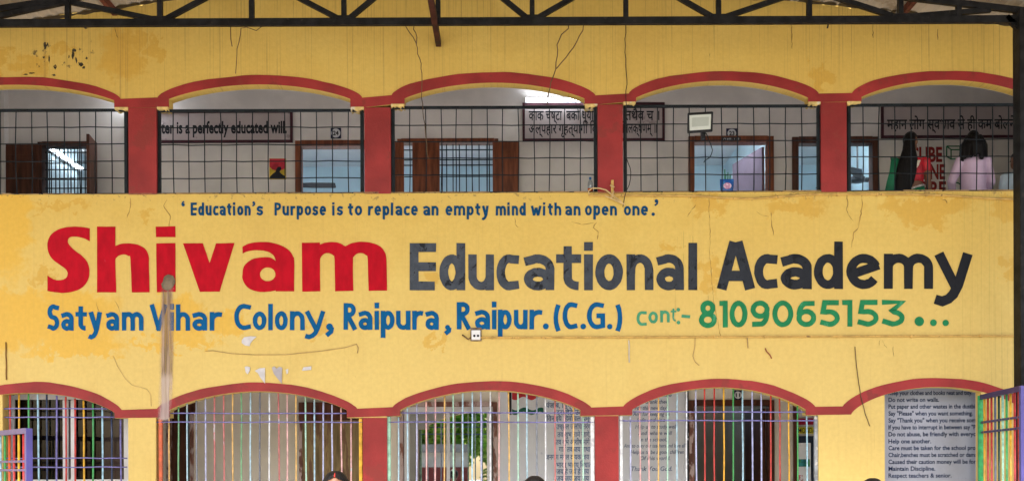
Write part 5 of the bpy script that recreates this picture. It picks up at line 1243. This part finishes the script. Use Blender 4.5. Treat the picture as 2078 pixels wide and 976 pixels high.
def sari(t, h, body):
    c = MB()
    c.loft([(0, 0, .655 * h, .094 * h, .068 * h), (0, -.003, .71 * h, .098 * h, .072 * h), (0, -.004, .76 * h, .107 * h, .075 * h), (0, .003, .805 * h, .104 * h, .058 * h), (0, .006, .824 * h, .078 * h, .045 * h)], 20)
    for s_, (e, wv) in zip((-1,), (DOWN,)):
        e = Vector((e[0] * s_, e[1], e[2])) * h; sh = Vector((.112 * h * s_, .004, .80 * h))
        c.tube([sh + Vector((-.03 * h * s_, 0, .006 * h)), sh + Vector((0, 0, .002)), sh.lerp(e, .42)], [.034 * h, .037 * h, .036 * h], 12)
    remeshed(c, 'blouse', M('red_silk_blouse', (.48, .012, .022), .42, .3, 14, spec=.35, bmp=.3, bscale=22), t, .0085, 2)
    lace = MB().loft([(-.035 * h, .078 * h, .79 * h, .012 * h, .004 * h), (-.022 * h, .080 * h, .755 * h, .010 * h, .004 * h), (-.012 * h, .082 * h, .735 * h, .004 * h, .003 * h)], 10); lace.build('lace_trim', M('cream_lace', (.62, .56, .46), .7, .2, 30), t)
    s = MB()
    n = 40; vs = []
    prof = ((.02, .20, .17), (.12, .17, .145), (.28, .145, .115), (.42, .128, .098), (.50, .119, .090), (.56, .112, .082), (.60, .098, .074))
    for z, rx, ry in prof:
        for k in range(n):
            a = 2 * math.pi * k / n; f = 1 + .035 * math.sin(9 * a + z * 6) * (1 if z < .5 else .4)
            slope = .030 * math.cos(a) if z > .5 else .012 * math.cos(a)
            vs.append((rx * h * math.cos(a) * f, ry * h * math.sin(a) * f, (z - slope) * h))
    s.add(vs, [(i * n + k, i * n + (k + 1) % n, (i + 1) * n + (k + 1) % n, (i + 1) * n + k) for i in range(len(prof) - 1) for k in range(n)])
    grn = M('green_sari', (.012, .155, .075), .5, .2, 7, dirt=(.35, .38, .32), dscale=30, dthr=.71, bmp=.3, bscale=12)
    so_ = s.build('sari', grn, t, smooth=True); m_ = so_.modifiers.new('solid', 'SOLIDIFY'); m_.thickness = .006
    p = MB(); vs = []
    path = [(.06, -.095, .60), (.02, -.10, .70), (.06, -.085, .79), (.085, -.01, .838), (.098, .050, .80), (.112, .075, .72), (.135, .08, .64), (.155, .08, .56), (.165, .08, .45)]
    for i, (x, y, z) in enumerate(path):
        for k in range(7): vs.append(((x + .012 * (i > 2) + (k - 3) * .0185 + .004 * math.sin(k * 2.4 + i)) * h, (y + .006 * math.sin(k * 2.1)) * h, z * h))
    p.add(vs, [(i * 7 + k, i * 7 + k + 1, (i + 1) * 7 + k + 1, (i + 1) * 7 + k) for i in range(len(path) - 1) for k in range(6)])
    po_ = p.build('sari_end', grn, t, smooth=True, recalc=False); m_ = po_.modifiers.new('solid', 'SOLIDIFY'); m_.thickness = .005
    br = MB().loft([(0, 0, (.598) * h, .1005 * h, .0765 * h, 0, -.30), (0, 0, .611 * h, .0990 * h, .0755 * h, 0, -.30)], 30); br.build('border', M('silver_border', (.55, .50, .46), .5, .4, 30), t)
def shirt(mat, trouser, arms, length=.46, wide=1.0):
    def f(t, h, body):
        c = MB()
        c.loft([(0, 0, length * h, .116 * h * wide, .084 * h), (0, 0, .54 * h, .114 * h * wide, .082 * h), (0, .004, .62 * h, .104 * h * wide, .074 * h), (0, -.002, .72 * h, .107 * h * wide, .078 * h), (0, .0, .785 * h, .112 * h * wide, .070 * h), (0, .006, .822 * h, .080 * h, .048 * h), (0, .008, .845 * h, .042 * h, .040 * h)], 22)
        for s_, (e, wv) in zip((-1, 1), arms):
            sh = Vector((.112 * h * s_, .004, .795 * h)); e = Vector((e[0] * s_, e[1], e[2])) * h; wv = Vector((wv[0] * s_, wv[1], wv[2])) * h
            c.tube([sh + Vector((-.03 * h * s_, 0, .008 * h)), sh, sh.lerp(e, .5), e, e.lerp(wv, .3), e.lerp(wv, .85)], [.036 * h, .041 * h, .040 * h, .037 * h, .033 * h, .025 * h], 12)
        o = remeshed(c, 'shirt', mat, t, .009, 2)
        tr_ = MB()
        for s_ in (-1, 1): tr_.tube([(.055 * h * s_, 0, .53 * h), (.058 * h * s_, 0, .40 * h), (.056 * h * s_, .002, .25 * h), (.054 * h * s_, .006, .05 * h)], [.064 * h, .060 * h, .046 * h, .034 * h], 14)
        tr_.loft([(0, 0, .46 * h, .108 * h, .076 * h), (0, 0, .55 * h, .108 * h, .074 * h)], 18)
        remeshed(tr_, 'trousers', trouser, t, .011, 2)
    return f
YU = .5
p = P(1848, 400, YU)
person('woman in red blouse and green sari with long black hair, seen from behind', (p.x, YU, F2), PZ(269.5, 1852, YU) - F2, 180, (DOWN, DOWN), look=-42, hair='long', tops=sari, slim=.92)
AR = (((.175, -.02, .66), (.12, -.13, .56)), ((.150, .0, .65), (.10, -.12, .55)))
p = P(1975, 400, YU)
person('woman in pale lilac shirt with shoulder length dark hair, seen from behind', (p.x, YU, F2), PZ(267, 1980, YU) - F2, 176, (AR[1], AR[0]), look=-6, hair='bob', tops=shirt(M('lilac_shirt', (.60, .45, .60), .7, .10, 6, bmp=.7, bscale=9), M('navy_trousers', (.03, .035, .06), .7, .2, 6), (AR[1], AR[0])), slim=.80)
p = P(2066, 400, YU)
person('child in pale blue shirt half hidden by the black post', (p.x, YU, F2), PZ(309, 2066, YU) - F2, 190, (DOWN, DOWN), look=10, hair='pony', tops=shirt(M('pale_blue_shirt', (.42, .52, .60), .7, .12, 6, bmp=.6, bscale=9), M('navy_trousers', (.03, .035, .06)), (DOWN, DOWN)))
def yard(label, px, py, Y, yaw, cloth, look=0, hair='bun', line0=.03):
    p = P(px, py, Y); return person(label, (p.x, Y, 0), p.z, yaw, (DOWN, DOWN), look=look, hair=hair, tops=shirt(cloth, M('cream_trousers', (.5, .45, .36), .8, .1, 6), (DOWN, DOWN), length=.33), group='people standing in the yard', line0=line0)
t, body, hc, Rm = yard('woman with red powder in her hair parting facing the camera in the yard', 681, 957.5, -5.2, 4, M('maroon_tunic', (.22, .03, .06), .7, .15, 8), line0=.046)
pm = MB().tube([Rm @ (hc + Vector((0, y_, z_))) for y_, z_ in ((-.066, .073), (-.058, .085), (-.040, .098))], [.005, .004, .002], 6)
pm.build('parting', M('sindoor_red', (.45, .03, .02), .8, .2, 9)).parent = t
yard('person whose dark hair just shows under the Hindi song lines', 1085, 967.5, -5.0, 178, M('blue_tunic', (.08, .14, .30), .7, .15, 8))
yard('person whose hair barely shows at the foot of the yellow wall', 1771, 972, -5.0, 186, M('green_tunic', (.06, .20, .10), .7, .15, 8))
